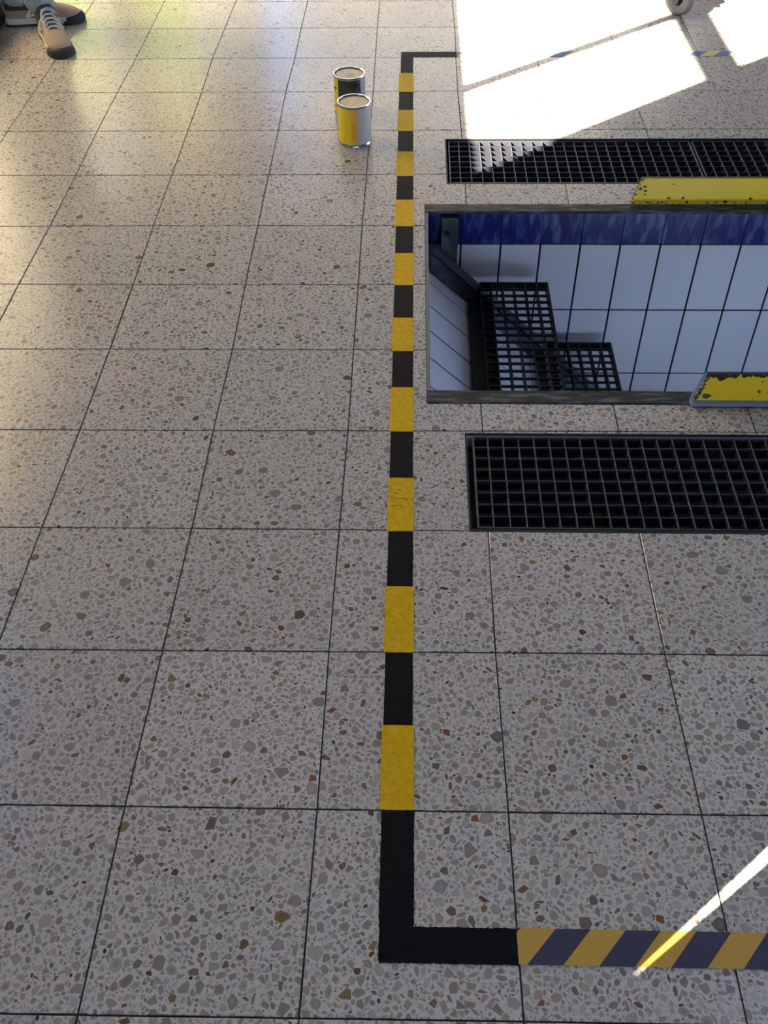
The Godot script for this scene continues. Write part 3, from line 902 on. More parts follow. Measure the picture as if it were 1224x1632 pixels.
func build_tape() -> void:
	rng.seed = 5
	var grain := bump_tex(51, 0.12, 2.0, 256)
	var black := worn(noise_tex(52, 0.05, [[0.0, Color(0.045, 0.045, 0.052)], [1.0, Color(0.075, 0.075, 0.085)]], 256), Vector3(4, 4, 4), 0.62, 0.0, grain, 0.5)
	black.metallic_specular = 0.25
	var yellow := worn(noise_tex(53, 0.05, [[0.0, Color(0.84, 0.66, 0.07)], [1.0, Color(0.93, 0.75, 0.11)]], 256), Vector3(4, 4, 4), 0.6, 0.0, grain, 0.5)
	yellow.metallic_specular = 0.25
	var z := [-0.0008, -0.1533, -0.3027, -0.4552, -0.5982, -0.7517, -0.8998, -1.0542, -1.1943, -1.3334, -1.4813, -1.639, -1.7828, -1.9341, -2.0813, -2.2436, -2.3891, -2.5493, -2.6959, -2.8585]
	var t := thing("marking_tape", "straight black and yellow banded floor tape running from the near corner past the pit", "floor tape", Vector3(0.125, 0, -1.4))
	var at := Vector3(-0.125, 0, 1.4)
	var xl := func(zz: float) -> float: return 0.1018 + 0.0035 * zz
	for k in 19:
		var x: float = xl.call((z[k] + z[k + 1]) / 2)
		if k % 2 == 0:
			part("yellow_band", flat_piece(rough_rect(x - 0.0022, z[k + 1], x + 0.0512, z[k], 0.0003), 0.0002, 0.0014), yellow, t, at)
		else:
			part("black_band", flat_piece(rough_rect(x + 0.0003, z[k + 1], x + 0.0495, z[k], 0.0004), 0.0002, 0.0009), black, t, at)
	var a := rough_rect(0.1036, 0.1790, 0.3009, 0.2298, 0.0007)
	var b := rough_rect(0.1026, -0.0008, 0.1535, 0.1795, 0.0007)
	part("black_band", flat_piece(a, 0.0002, 0.0009), black, t, at)
	part("black_band", flat_piece(b, 0.0002, 0.0009), black, t, at)
	part("black_band", flat_piece(rough_rect(0.0955, -3.0080, 0.1408, -2.8585, 0.0004), 0.0002, 0.0009), black, t, at)
	part("black_band", flat_piece(rough_rect(0.0955, -3.0560, 0.3018, -3.0079, 0.0004), 0.0002, 0.0009), black, t, at)
	# wrinkles in one yellow band
	var crease := st_new()
	for c in [[0.103, -0.692, 0.136, -0.689], [0.136, -0.689, 0.141, -0.671], [0.106, -0.667, 0.118, -0.670], [0.120, -0.672, 0.127, -0.667], [0.108, -0.707, 0.119, -0.704], [0.117, -0.716, 0.126, -0.713]]:
		var p := Vector2(c[0], -c[1] * -1.0)
		var q := Vector2(c[2], -c[3] * -1.0)
		var nn := (q - p).orthogonal().normalized() * 0.0006
		add_prism(crease, PackedVector2Array([p + nn, q + nn, q - nn, p - nn]), 0.0006, Transform3D(Basis(Vector3(1, 0, 0), Vector3(0, 0, 1), Vector3(0, 1, 0)), Vector3(0, 0.0014, 0)))
	part("crease", crease.commit(), flat(Color(0.55, 0.40, 0.05), 0.7), t, at)
	# diagonal hazard tapes leading off to the right
	var blue := worn(noise_tex(55, 0.2, [[0.0, Color(0.16, 0.17, 0.27)], [1.0, Color(0.29, 0.30, 0.39)]], 256), Vector3(5, 5, 5), 0.55)
	var gold := worn(noise_tex(56, 0.2, [[0.0, Color(0.74, 0.58, 0.22)], [1.0, Color(0.84, 0.68, 0.30)]], 256), Vector3(5, 5, 5), 0.55)
	var sun_paled_blue := flat(Color(0.40, 0.46, 0.66), 0.6)  # stripe colours paled to stand in for sun overexposure
	var sun_paled_gold := flat(Color(0.90, 0.80, 0.52), 0.6)
	var runs := [[0.1783, 0.2285, 0.3009, 0.262], [-3.0543, -3.0064, 0.3022, 0.295]]
	for r in 2:
		var q: Array = runs[r]
		var zt: float = q[0]
		var zb: float = q[1]
		var h := thing("hazard_tape", ["dark blue and gold diagonally striped tape crossing the near right corner", "diagonally striped tape beyond the far grating, sun glare paled into its colours"][r], "floor tape", Vector3(q[2], 0, (zt + zb) / 2))
		var strip := rect_poly(q[2], zt, 2.6, zb)
		var sh := 0.046
		for k in 46:
			var x: float = q[3] + 0.05 * (k - 1)
			var stripe := PackedVector2Array([Vector2(x + sh, zt - 0.001), Vector2(x + 0.05 + sh, zt - 0.001), Vector2(x + 0.05, zb + 0.001), Vector2(x, zb + 0.001)])
			for p in Geometry2D.intersect_polygons(stripe, strip):
				part("gold_stripe" if k % 2 == 1 else "blue_stripe", flat_piece(p, 0.0002, 0.0011), ([gold, sun_paled_gold][r]) if k % 2 == 1 else ([blue, sun_paled_blue][r]), h, -h.position)

# ---------------------------------------------------------------- cans
func can(label: String, at: Vector3, turn: float, img: Image, dab: bool) -> void:
	var tin := flat(Color(0.74, 0.74, 0.76), 0.22, 0.9)
	var lid_m := worn(noise_tex(61, 0.03, [[0.0, Color(0.58, 0.52, 0.38)], [1.0, Color(0.72, 0.66, 0.50)]], 256), Vector3(6, 6, 6), 0.35, 0.55)
	var c := thing("paint_can", label, "paint can", at, turn, "paint cans beside the tape")
	var r := 0.0525
	var h := 0.130
	part("body", lathe(PackedVector2Array([Vector2(0, 0.003), Vector2(r - 0.004, 0.003), Vector2(r - 0.004, 0.0), Vector2(r + 0.0005, 0.0), Vector2(r + 0.0015, 0.002), Vector2(r + 0.0005, 0.005), Vector2(r - 0.0015, 0.008), Vector2(r - 0.0015, h - 0.007)]), 64), tin, c)
	var lm := flat(Color.WHITE, 0.35)
	lm.albedo_texture = ImageTexture.create_from_image(img)
	var lab := st_new()
	add_lathe(lab, PackedVector2Array([Vector2(r, 0.0), Vector2(r, h - 0.017)]), 64, Transform3D(Basis(), Vector3(0, 0.009, 0)), 1.0 / (h - 0.017))
	part("paper_label", lab.commit(), lm, c)
	part("rim", lathe(PackedVector2Array([Vector2(r - 0.0015, h - 0.010), Vector2(r + 0.0015, h - 0.007), Vector2(r + 0.002, h - 0.003), Vector2(r + 0.0005, h), Vector2(r - 0.004, h), Vector2(r - 0.0055, h - 0.002), Vector2(r - 0.0058, h - 0.006)]), 64), tin, c)
	var lid := part("lid", lathe(PackedVector2Array([Vector2(r - 0.0058, h - 0.006), Vector2(r - 0.009, h - 0.006), Vector2(r - 0.0095, h - 0.0035), Vector2(0.0, h - 0.0032)]), 48), lid_m, c)
	if dab:
		part("paint_dab", lathe(PackedVector2Array([Vector2(0.016, 0.0), Vector2(0.013, 0.0012), Vector2(0.0, 0.0016)]), 20), flat(Color(0.80, 0.80, 0.82), 0.5), lid, Vector3(0.002, h - 0.0034, 0.006))

func build_cans() -> void:
	rng.seed = 9
	# u runs from +x towards +z: 0.25 faces the camera
	var W := 1024
	var H := 256
	var a := Image.create(W, H, false, Image.FORMAT_RGB8)
	a.fill_rect(Rect2i(0, 0, W, H), Color(0.74, 0.73, 0.72))
	a.fill_rect(Rect2i(228, 0, 560, H), Color(1.0, 0.87, 0.16))
	a.fill_rect(Rect2i(224, 0, 9, H), Color(0.95, 0.66, 0.42))
	for k in 70:
		a.fill_rect(Rect2i(233 + k, 0, 1, H), Color(0.98, 0.66, 0.12).lerp(Color(1.0, 0.84, 0.18), k / 70.0))
	for k in 6:
		a.fill_rect(Rect2i(240, 96 + k * 22, 36, 7), Color(0.88, 0.50, 0.08))
	var b := Image.create(W, H, false, Image.FORMAT_RGB8)
	b.fill_rect(Rect2i(0, 0, W, H), Color(0.62, 0.60, 0.66))
	b.fill_rect(Rect2i(120, 0, 260, H), Color(0.20, 0.25, 0.30))
	b.fill_rect(Rect2i(138, 24, 130, 26), Color(0.10, 0.12, 0.15))
	for k in 9:
		b.fill_rect(Rect2i(150 + rng.randi() % 10, 62 + k * 13, 150 + rng.randi() % 50, 4), Color(0.36, 0.42, 0.46))
	b.fill_rect(Rect2i(126, 176, 60, 40), Color(0.05, 0.06, 0.08))
	b.fill_rect(Rect2i(360, 0, 14, H), Color(0.08, 0.09, 0.10))
	b.fill_rect(Rect2i(374, 0, 420, H), Color(0.95, 0.87, 0.12))
	b.fill_rect(Rect2i(400, 60, 50, 18), Color(0.25, 0.22, 0.05))
	b.fill_rect(Rect2i(410, 84, 30, 12), Color(0.35, 0.30, 0.06))
	b.fill_rect(Rect2i(396, 112, 26, 14), Color(0.92, 0.92, 0.88))
	b.fill_rect(Rect2i(395, 200, 60, 12), Color(0.30, 0.26, 0.06))
	can("paint can with yellow and orange label, standing in front of the other can", Vector3(-0.0440, 0, -2.322), 0.0, a, false)
	can("paint can with dark printed panel and yellow side, behind the front can", Vector3(-0.0700, 0, -2.540), 0.0, b, true)

# ---------------------------------------------------------------- surface nets for the person
func cap_d(p: Vector3, a: Vector3, b: Vector3, ra: float, rb: float) -> float:
	var ab := b - a
	var t := clampf((p - a).dot(ab) / maxf(ab.length_squared(), 1e-9), 0.0, 1.0)
	return p.distance_to(a + ab * t) - lerpf(ra, rb, t)

func nets(st: SurfaceTool, bones: Array, cell: float, blend: float) -> void:
	var lo := Vector3.ONE * 1e9
	var hi := -lo
	for b in bones:
		for e in 2:
			var r: float = b[2 + e] + cell * 2.5
			lo = lo.min(b[e] - Vector3.ONE * r)
			hi = hi.max(b[e] + Vector3.ONE * r)
	var n := Vector3i(((hi - lo) / cell).ceil()) + Vector3i.ONE
	var val := PackedFloat32Array()
	val.resize(n.x * n.y * n.z)
	val.fill(1.0)
	for b in bones:
		var r: float = maxf(b[2], b[3]) + cell * 2.0 + blend
		var l := Vector3i(((b[0].min(b[1]) - Vector3.ONE * r - lo) / cell).floor()).clamp(Vector3i.ZERO, n - Vector3i.ONE)
		var h := Vector3i(((b[0].max(b[1]) + Vector3.ONE * r - lo) / cell).ceil()).clamp(Vector3i.ZERO, n - Vector3i.ONE)
		for x in range(l.x, h.x + 1):
			for y in range(l.y, h.y + 1):
				var at := (x * n.y + y) * n.z
				for z in range(l.z, h.z + 1):
					var d := cap_d(lo + Vector3(x, y, z) * cell, b[0], b[1], b[2], b[3])
					var o := val[at + z]
					var k := maxf(blend - absf(d - o), 0.0) / blend
					val[at + z] = minf(d, o) - k * k * blend * 0.25
	var vid := {}
	var pos := []
	var nor := []
	var corners := []
	for k in 8:
		corners.append(Vector3i(k & 1, (k >> 1) & 1, (k >> 2) & 1))
	var edges := [[0, 1], [2, 3], [4, 5], [6, 7], [0, 2], [1, 3], [4, 6], [5, 7], [0, 4], [1, 5], [2, 6], [3, 7]]
	for x in n.x - 1:
		for y in n.y - 1:
			for z in n.z - 1:
				var base := (x * n.y + y) * n.z + z
				var v0 := val[base]
				if v0 > cell * 2.0 or v0 < -cell * 2.0:
					continue
				var vs := []
				var neg := 0
				for c in corners:
					var v := val[base + (c.x * n.y + c.y) * n.z + c.z]
					vs.append(v)
					if v < 0.0:
						neg += 1
				if neg == 0 or neg == 8:
					continue
				var sum := Vector3.ZERO
				var cnt := 0
				for e in edges:
					var va: float = vs[e[0]]
					var vb: float = vs[e[1]]
					if (va < 0.0) != (vb < 0.0):
						sum += Vector3(corners[e[0]]).lerp(Vector3(corners[e[1]]), va / (va - vb))
						cnt += 1
				vid[base] = pos.size()
				pos.append(lo + (Vector3(x, y, z) + sum / cnt) * cell)
				var g := Vector3(vs[1] + vs[3] + vs[5] + vs[7] - vs[0] - vs[2] - vs[4] - vs[6], vs[2] + vs[3] + vs[6] + vs[7] - vs[0] - vs[1] - vs[4] - vs[5], vs[4] + vs[5] + vs[6] + vs[7] - vs[0] - vs[1] - vs[2] - vs[3])
				nor.append(g.normalized())
	var strides := [n.y * n.z, n.z, 1]
	for base in vid:
		for ax in 3:
			var u: int = strides[(ax + 1) % 3]
			var w: int = strides[(ax + 2) % 3]
			var far: int = base + strides[ax]
			if far >= val.size() or (val[base] < 0.0) == (val[far] < 0.0):
				continue
			var ids := [vid.get(base, -1), vid.get(base - u, -1), vid.get(base - u - w, -1), vid.get(base - w, -1)]
			if ids.min() < 0:
				continue
			if val[base] < 0.0:
				ids.reverse()
			for m in [0, 1, 2, 0, 2, 3]:
				st.set_normal(nor[ids[m]])
				st.add_vertex(pos[ids[m]])

func loft_shoe(st: SurfaceTool, stations: Array, segs := 10) -> void:
	# each station: [s, half width, bottom, top, sideways]
	var rings := []
	for q in stations:
		var ring := []
		for k in segs + 1:
			var a := PI * k / segs
			var cx := cos(a)
			var sy := pow(sin(a), 0.62)
			ring.append(Vector3(q[4] + q[1] * signf(cx) * pow(absf(cx), 0.75), q[2] + (q[3] - q[2]) * sy, q[0]))
		rings.append(ring)
	var c := Vector3.ZERO
	for r in rings:
		for p in r:
			c += p / (rings.size() * (segs + 1))
	st.set_smooth_group(1)
	for k in rings.size() - 1:
		for m in segs:
			var a: Vector3 = rings[k][m]
			var b: Vector3 = rings[k][m + 1]
			var d: Vector3 = rings[k + 1][m + 1]
			var e: Vector3 = rings[k + 1][m]
			var mid: Vector3 = (a + b + d + e) / 4.0
			var out: Vector3 = mid - Vector3(stations[k][4], stations[k][2], mid.z)
			for t in [[a, b, d], [a, d, e]]:
				var f: bool = (t[1] - t[0]).cross(t[2] - t[0]).dot(out) > 0.0
				for i in ([0, 2, 1] if f else [0, 1, 2]):
					st.add_vertex(t[i])
	for e in [0, rings.size() - 1]:
		var r: Array = rings[e]
		var out := Vector3(0, 0, -1 if e == 0 else 1)
		for m in range(1, segs):
			var f: bool = (r[m] - r[0]).cross(r[m + 1] - r[0]).dot(out) > 0.0
			st.add_vertex(r[0])
			st.add_vertex(r[m + 1] if f else r[m])
			st.add_vertex(r[m] if f else r[m + 1])

func lofted(stations: Array) -> ArrayMesh:
	var st := st_new()
	loft_shoe(st, stations)
	st.generate_normals()
	return st.commit()

func outline(grow: float, from := -1.0) -> PackedVector2Array:
	var half := [[0.0, 0.022], [0.012, 0.031], [0.04, 0.036], [0.09, 0.034], [0.14, 0.037], [0.19, 0.045], [0.22, 0.047], [0.25, 0.044], [0.275, 0.034], [0.29, 0.020], [0.295, 0.006]]
	var p := PackedVector2Array()
	for h in half:
		if h[0] >= from:
			p.append(Vector2(h[1] + grow, h[0] + (grow if h[0] > 0.15 else -grow)))
	for k in range(half.size() - 1, -1, -1):
		if half[k][0] >= from:
			p.append(Vector2(-half[k][1] - grow, half[k][0] + (grow if half[k][0] > 0.15 else -grow)))
	return p

func shoe(parent: Node3D, at: Vector3, dir: Vector3) -> void:
	var suede := worn(noise_tex(71, 0.05, [[0.0, Color(0.60, 0.53, 0.46)], [1.0, Color(0.74, 0.66, 0.58)]], 256), Vector3(8, 8, 8), 0.9)
	var white := flat(Color(0.86, 0.85, 0.80), 0.6)
	var rubber := flat(Color(0.17, 0.18, 0.19), 0.7)
	var lace_m := flat(Color(0.80, 0.82, 0.86), 0.8)
	var o := Node3D.new()
	o.name = "shoe"
	parent.add_child(o, true)
	var z := dir.normalized()
	o.transform = Transform3D(Basis(Vector3.UP.cross(z), Vector3.UP, z), at)
	part("upper", lofted([[0.002, 0.024, 0.02, 0.085, 0], [0.012, 0.031, 0.02, 0.102, 0], [0.04, 0.036, 0.02, 0.112, 0], [0.085, 0.036, 0.02, 0.112, 0], [0.115, 0.037, 0.02, 0.102, 0], [0.155, 0.040, 0.02, 0.084, 0], [0.195, 0.044, 0.02, 0.070, 0], [0.235, 0.044, 0.02, 0.060, 0], [0.262, 0.038, 0.02, 0.052, 0], [0.280, 0.028, 0.02, 0.044, 0], [0.291, 0.013, 0.02, 0.035, 0]]), suede, o)
	part("midsole", flat_piece(Geometry2D.intersect_polygons(outline(0.003), rect_poly(-0.1, -0.05, 0.1, 0.236))[0], 0.008, 0.030), white, o)
	part("outsole", flat_piece(outline(0.004), 0.0, 0.009), rubber, o)
	part("toe_cap", lofted([[0.226, 0.0525, 0.003, 0.022, 0], [0.24, 0.0525, 0.003, 0.034, 0], [0.257, 0.0510, 0.003, 0.036, 0], [0.279, 0.0425, 0.003, 0.037, 0], [0.294, 0.029, 0.003, 0.035, 0], [0.304, 0.013, 0.003, 0.027, 0]]), rubber, o)
	part("collar", lofted([[0.006, 0.028, 0.06, 0.118, 0], [0.035, 0.0375, 0.06, 0.128, 0], [0.075, 0.0385, 0.06, 0.130, 0], [0.105, 0.034, 0.06, 0.122, 0]]), flat(Color(0.24, 0.24, 0.27), 0.9), o)
	part("tongue", lofted([[0.10, 0.020, 0.07, 0.122, 0], [0.13, 0.021, 0.06, 0.105, 0], [0.165, 0.020, 0.05, 0.088, 0], [0.19, 0.014, 0.05, 0.074, 0]]), flat(Color(0.42, 0.40, 0.40), 0.9), o)
	var lace := st_new()
	for k in 5:
		var s := 0.115 + 0.017 * k
		var top := lerpf(0.118, 0.080, k / 4.0)
		add_tube(lace, [Vector3(-0.026, top - 0.014, s + 0.006), Vector3(-0.012, top - 0.001, s), Vector3(0.012, top - 0.001, s + 0.004), Vector3(0.026, top - 0.014, s + 0.008)], 0.0032, 6)
	add_tube(lace, [Vector3(0.0, 0.122, 0.112), Vector3(0.018, 0.124, 0.130), Vector3(0.030, 0.104, 0.145), Vector3(0.012, 0.108, 0.134)], 0.0026, 6)
	add_tube(lace, [Vector3(0.0, 0.122, 0.112), Vector3(-0.020, 0.122, 0.126), Vector3(-0.032, 0.098, 0.150), Vector3(-0.026, 0.085, 0.170)], 0.0026, 6)
	part("laces", lace.commit(), lace_m, o)
	for sd in [-1.0, 1.0]:
		var sp := st_new()
		add_tube(sp, [Vector3(sd * 0.0370, 0.034, 0.085), Vector3(sd * 0.0375, 0.062, 0.105), Vector3(sd * 0.034, 0.085, 0.125)], 0.0055, 6)
		add_tube(sp, [Vector3(sd * 0.0375, 0.034, 0.085), Vector3(sd * 0.0415, 0.050, 0.135), Vector3(sd * 0.0365, 0.068, 0.158)], 0.0050, 6)
		part("side_stripe", sp.commit(), white, o)

func build_person() -> void:
	var f := Vector3(0.85, 0, 0.53).normalized()
	var rt := f.cross(Vector3.UP).normalized()
	var mid := Vector3(-1.40, 0, -3.345)
	var p := thing("person", "person in pale blue jeans and tan lace-up shoes, only the feet in frame", "person", mid)
	var at := -mid
	var ank_r := Vector3(-1.292, 0.10, -3.232)
	var ank_l := Vector3(-1.415, 0.10, -3.352)
	var hip := Vector3(-1.40, 0.93, -3.345)
	var hr := hip + rt * 0.085
	var hl := hip - rt * 0.085
	var kr := Vector3(-1.325, 0.50, -3.265)
	var kl := Vector3(-1.395, 0.50, -3.370)
	var sh := hip + Vector3.UP * 0.49
	var sr := sh + rt * 0.175
	var sl := sh - rt * 0.175
	var er := sr + rt * 0.05 - Vector3.UP * 0.29 - f * 0.02
	var el := sl - rt * 0.05 - Vector3.UP * 0.29 - f * 0.02
	var wr := er - Vector3.UP * 0.25 + f * 0.08
	var wl := el - Vector3.UP * 0.25 + f * 0.08
	var head := sh + Vector3.UP * 0.21 + f * 0.03
	var skin := flat(Color(0.72, 0.54, 0.44), 0.55)
	var body := [[hr, kr, 0.075, 0.052], [hl, kl, 0.075, 0.052], [kr, ank_r, 0.052, 0.036], [kl, ank_l, 0.052, 0.036], [hip, hip + Vector3.UP * 0.25, 0.11, 0.11], [hip + Vector3.UP * 0.25, sh - Vector3.UP * 0.06, 0.11, 0.13], [sl, sr, 0.05, 0.05], [sr, er, 0.045, 0.037], [sl, el, 0.045, 0.037], [er, wr, 0.037, 0.026], [el, wl, 0.037, 0.026], [sh, head - Vector3.UP * 0.07, 0.055, 0.05]]
	var st := st_new()
	nets(st, body, 0.015, 0.03)
	var face := [[head - Vector3.UP * 0.02, head + Vector3.UP * 0.045, 0.076, 0.082], [head + f * 0.035 - Vector3.UP * 0.055, head + f * 0.045 - Vector3.UP * 0.075, 0.045, 0.034], [head + f * 0.082 + Vector3.UP * 0.012, head + f * 0.098 - Vector3.UP * 0.018, 0.008, 0.013], [head + f * 0.076 - Vector3.UP * 0.047 - rt * 0.018, head + f * 0.076 - Vector3.UP * 0.047 + rt * 0.018, 0.008, 0.008], [head + rt * 0.080 + Vector3.UP * 0.015, head + rt * 0.080 - Vector3.UP * 0.02, 0.014, 0.011], [head - rt * 0.080 + Vector3.UP * 0.015, head - rt * 0.080 - Vector3.UP * 0.02, 0.014, 0.011], [head - Vector3.UP * 0.06, head - Vector3.UP * 0.12, 0.05, 0.052]]
	nets(st, face, 0.005, 0.015)
	for s in [[wr, rt], [wl, -rt]]:
		var w: Vector3 = s[0]
		var out: Vector3 = s[1]
		var dn := (Vector3.DOWN + f * 0.25).normalized()
		var hand := [[w, w + dn * 0.055, 0.024, 0.026], [w + dn * 0.06 + f * 0.018, w + dn * 0.075 - f * 0.020, 0.016, 0.015]]
		for k in 4:
			var base := w + dn * 0.085 + f * (0.027 - 0.018 * k)
			var l: float = [0.036, 0.042, 0.039, 0.030][k]
			var j1 := base + (dn - out * 0.15).normalized() * l
			hand.append([base - dn * 0.02, j1, 0.0092, 0.0085])
			hand.append([j1, j1 + (dn - out * 0.6).normalized() * l * 0.85, 0.0085, 0.0072])
		var tb := w + dn * 0.03 + f * 0.022
		var t1 := tb + (dn + f * 0.7).normalized() * 0.038
		hand.append([tb, t1, 0.013, 0.0105])
		hand.append([t1, t1 + (dn + f * 0.15).normalized() * 0.030, 0.0105, 0.0085])
		nets(st, hand, 0.0045, 0.008)
	part("body", st.commit(), skin, p, at)
	var denim := worn(noise_tex(81, 0.03, [[0.0, Color(0.52, 0.57, 0.58)], [0.5, Color(0.64, 0.69, 0.70)], [1.0, Color(0.76, 0.80, 0.80)]], 256), Vector3(5, 5, 5), 0.9)
	var tr := st_new()
	var hem_r := ank_r + Vector3(-0.004, 0.035, -0.012)
	var hem_l := ank_l + Vector3(-0.016, 0.030, 0.0)
	nets(tr, [[hr, kr, 0.098, 0.078], [hl, kl, 0.098, 0.078], [kr, hem_r, 0.080, 0.058], [kl, hem_l, 0.080, 0.060], [hip, hip + Vector3.UP * 0.1, 0.125, 0.125]], 0.012, 0.02)
	part("jeans", tr.commit(), denim, p, at)
	var jk := st_new()
	nets(jk, [[hip + Vector3.UP * 0.06, hip + Vector3.UP * 0.28, 0.15, 0.135], [hip + Vector3.UP * 0.28, sh - Vector3.UP * 0.07, 0.135, 0.15], [sl, sr, 0.066, 0.066], [sr, er, 0.066, 0.054], [sl, el, 0.066, 0.054], [er, wr + Vector3.UP * 0.03, 0.054, 0.042], [el, wl + Vector3.UP * 0.03, 0.054, 0.042]], 0.015, 0.03)
	part("jacket", jk.commit(), flat(Color(0.62, 0.59, 0.52), 0.85), p, at)
	var hair := st_new()
	nets(hair, [[head + Vector3.UP * 0.055 - f * 0.012, head + Vector3.UP * 0.065, 0.086, 0.080], [head - f * 0.035 - Vector3.UP * 0.02, head - f * 0.03 + Vector3.UP * 0.04, 0.066, 0.07]], 0.008, 0.02)
	part("hair", hair.commit(), flat(Color(0.14, 0.10, 0.08), 0.7), p, at)
	for s in [-1.0, 1.0]:
		var eye := lathe(PackedVector2Array([Vector2(0, -0.011), Vector2(0.0078, -0.0078), Vector2(0.011, 0), Vector2(0.0078, 0.0078), Vector2(0, 0.011)]), 12)
		part("eye", eye, flat(Color(0.85, 0.84, 0.82), 0.2), p, at + head + f * 0.070 + rt * (0.031 * s) + Vector3.UP * 0.012)
	# shoes: heel positions and the way they point
	shoe(p, Vector3(-1.302, 0, -3.272) + at, Vector3(0.46, 0, 0.89))
	shoe(p, Vector3(-1.482, 0, -3.358) + at, Vector3(0.990, 0, -0.14))

func build_screen() -> void:
	# two unseen sheets placed behind the camera; their gap shapes the floor streak
	var x := -0.60
	var tip := SUN_K * (0.466 - x)
	var z := 0.612 - AZ * x
	var sc := thing("unseen_slit_screen", "grey sheet metal screen of two panels behind the camera, out of frame, placed to shape the sun streak", "screen", Vector3(x, 0, z))
	var m := flat(Color(0.42, 0.44, 0.45), 0.6)
	var at := Transform3D(Basis(Vector3(0, 0, 1), Vector3(0, 1, 0), Vector3(-1, 0, 0)), Vector3.ZERO)
	part("panel", prism(PackedVector2Array([Vector2(-0.30, 0.03), Vector2(0.0, 0.03), Vector2(0.0, 2.0), Vector2(-0.30, 2.0)]), 0.003, at), m, sc)
	part("panel", prism(PackedVector2Array([Vector2(0.0002, 0.03), Vector2(0.30, 0.03), Vector2(0.30, 2.0), Vector2(0.003 + 0.065 * (2.0 - tip), 2.0), Vector2(0.003, tip), Vector2(0.0002, tip - 0.03)]), 0.003, at), m, sc)
	for s in [-0.28, 0.28]:
		part("foot", box_mesh(Vector3(-0.18, 0.0, s - 0.02), Vector3(0.18, 0.03, s + 0.02), 0.003), m, sc)

# ---------------------------------------------------------------- trolley and tool bag
func build_trolley() -> void:
	var tire := flat(Color(0.33, 0.34, 0.38), 0.75)
	var hub := flat(Color(0.09, 0.08, 0.11), 0.8)
	hub.metallic_specular = 0.2
	var steel := flat(Color(0.55, 0.56, 0.58), 0.35, 0.7)
	var body := flat(Color(0.30, 0.32, 0.36), 0.5, 0.2)
	var t := thing("wheeled_trolley", "workshop trolley, only one grey caster wheel in frame at the top right", "trolley", Vector3(1.5, 0, -3.75))
	var casters := [Vector3(-0.312, 0, 0.325), Vector3(0.30, 0, 0.28), Vector3(-0.30, 0, -0.66), Vector3(0.30, 0, -0.66)]
	for c in casters:
		var fork := st_new()
		var ax := Vector3(-0.80, 0, 0.60).normalized()
		var along := Vector3.UP.cross(ax).normalized()
		var bs := Basis(along, Vector3.UP, ax)
		for s in [-1.0, 1.0]:
			var leg := PackedVector2Array([Vector2(-0.012, 0.045), Vector2(0.012, 0.045), Vector2(0.03, 0.135), Vector2(-0.03, 0.135)])
			add_prism(fork, leg, 0.003, Transform3D(bs, c + ax * (0.021 * s)))
		add_box(fork, c + Vector3(-0.04, 0.132, -0.04), c + Vector3(0.04, 0.142, 0.04), 0.002)
		part("caster_fork", fork.commit(), flat(Color(0.16, 0.16, 0.18), 0.6), t)
		var w := st_new()
		var wt := Transform3D(Basis(along, ax, along.cross(ax)), c + Vector3.UP * 0.068)
		add_lathe(w, PackedVector2Array([Vector2(0.030, -0.014), Vector2(0.046, -0.018), Vector2(0.060, -0.016), Vector2(0.0675, -0.008), Vector2(0.0675, 0.008), Vector2(0.060, 0.016), Vector2(0.046, 0.018), Vector2(0.030, 0.014)]), 40, wt)
		var wheel := part("caster_wheel", w.commit(), tire, t)
		var hb := st_new()
		add_lathe(hb, PackedVector2Array([Vector2(0.0, -0.019), Vector2(0.014, -0.018), Vector2(0.018, -0.010), Vector2(0.031, -0.008), Vector2(0.031, 0.008), Vector2(0.018, 0.010), Vector2(0.014, 0.018), Vector2(0.0, 0.019)]), 24, wt)
		part("hub", hb.commit(), hub, wheel)
	part("tray", box_mesh(Vector3(-0.36, 0.148, -0.75), Vector3(0.36, 0.20, -0.10), 0.006), body, t)
	for c in [casters[0], casters[1]]:
		part("outrigger", box_mesh(Vector3(c.x - 0.022, 0.1425, -0.11), Vector3(c.x + 0.022, 0.185, c.z + 0.03), 0.003), body, t)
	part("tray", box_mesh(Vector3(-0.36, 0.74, -0.75), Vector3(0.36, 0.82, -0.10), 0.006), body, t)
	for sx in [-1.0, 1.0]:
		for sz in [-1.0, 1.0]:
			part("post", box_mesh(Vector3(sx * 0.345 - 0.012, 0.20, -0.425 + sz * 0.30 - 0.012), Vector3(sx * 0.345 + 0.012, 0.74, -0.425 + sz * 0.30 + 0.012), 0.002), steel, t)

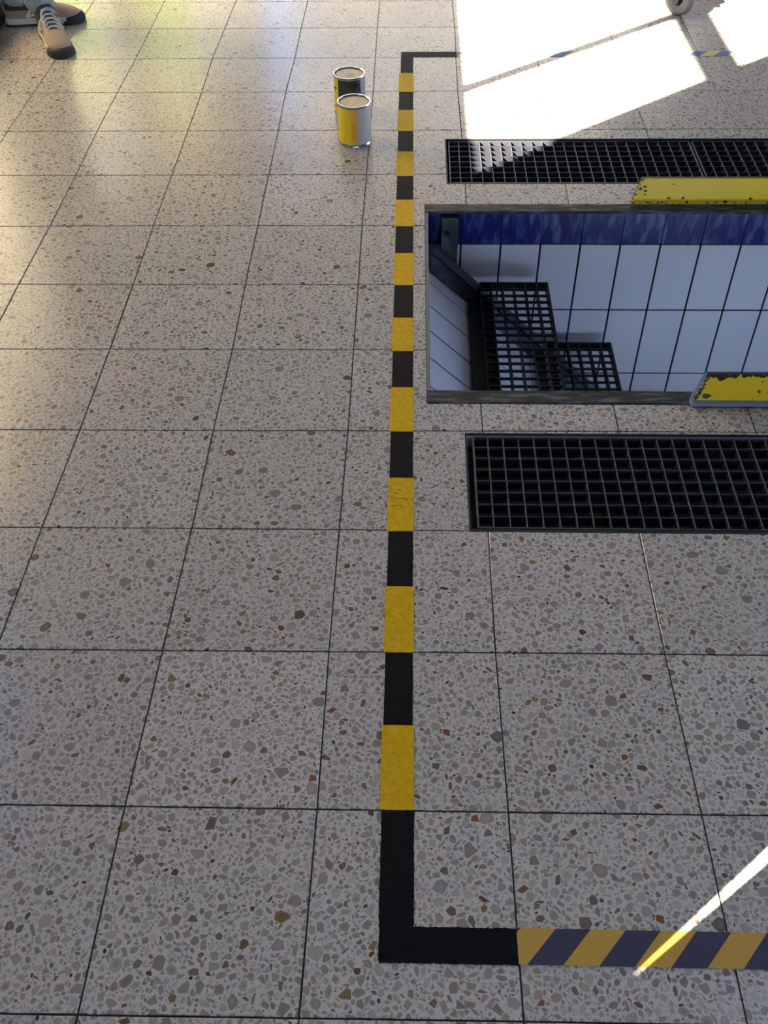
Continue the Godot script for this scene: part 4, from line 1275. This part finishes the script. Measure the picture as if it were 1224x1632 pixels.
func build_bag() -> void:
	var b := thing("tool_case", "black case with a dark red patch, cut off by the left edge beside the person", "tool case", Vector3(-1.62, 0, -3.08))
	var st := st_new()
	add_box(st, Vector3(-0.13, 0.0, -0.325), Vector3(0.128, 0.16, 0.20), 0.012)
	part("shell", st.commit(), worn(noise_tex(91, 0.03, [[0.0, Color(0.045, 0.04, 0.04)], [1.0, Color(0.10, 0.09, 0.085)]], 256), Vector3(4, 4, 4), 0.55), b)
	var r := st_new()
	add_box(r, Vector3(0.126, 0.05, -0.24), Vector3(0.134, 0.13, -0.12), 0.003)
	part("red_patch", r.commit(), flat(Color(0.33, 0.10, 0.10), 0.35), b)
	var h := st_new()
	add_tube(h, [Vector3(0, 0.155, -0.14), Vector3(0, 0.19, -0.13), Vector3(0, 0.195, -0.06), Vector3(0, 0.19, 0.01), Vector3(0, 0.155, 0.02)], 0.010, 8)
	part("handle", h.commit(), flat(Color(0.07, 0.07, 0.07), 0.5), b)

# ----------------------------------------------------------------
func _ready() -> void:
	var cam := Camera3D.new()
	cam.name = "camera"
	cam.keep_aspect = Camera3D.KEEP_HEIGHT
	cam.fov = 55.4858
	cam.near = 0.02
	cam.far = 200.0
	cam.transform = Transform3D(Basis(Vector3(0.999613, -0.012961, -0.024634), Vector3(-0.008676, 0.695839, -0.718146), Vector3(0.026449, 0.718081, 0.695457)), Vector3(0.142537, 1.423479, 0.726484))
	add_child(cam)
	cam.current = true
	var env := Environment.new()
	env.background_mode = Environment.BG_SKY
	var sky := Sky.new()
	var sm := ProceduralSkyMaterial.new()
	sm.sky_top_color = Color(0.50, 0.63, 0.86)
	sm.sky_horizon_color = Color(0.82, 0.88, 0.96)
	sm.sky_curve = 0.16
	sm.ground_bottom_color = Color(0.55, 0.52, 0.48)
	sm.ground_horizon_color = Color(0.75, 0.74, 0.72)
	sm.energy_multiplier = 1.3
	sm.sun_angle_max = 8.0
	sky.sky_material = sm
	env.sky = sky
	env.tonemap_mode = Environment.TONE_MAPPER_LINEAR
	env.tonemap_exposure = 5.6
	env.sdfgi_enabled = true
	env.ssao_enabled = true
	env.ssil_enabled = true
	var we := WorldEnvironment.new()
	we.name = "world_environment"
	we.environment = env
	add_child(we)
	var sun := DirectionalLight3D.new()
	sun.name = "sun"
	var d := Vector3(1.0, -SUN_K, -AZ).normalized()
	sun.transform = Transform3D(Basis.looking_at(d, Vector3.UP), Vector3(-4, 6, 4))
	sun.light_color = Color(1.0, 0.95, 0.87)
	sun.light_energy = 4.2
	sun.light_angular_distance = 0.27
	sun.shadow_enabled = true
	add_child(sun)
	build_room()
	build_yard()
	build_floor()
	build_pit()
	build_gratings()
	build_tape()
	build_cans()
	build_person()
	build_trolley()
	build_bag()
	build_screen()
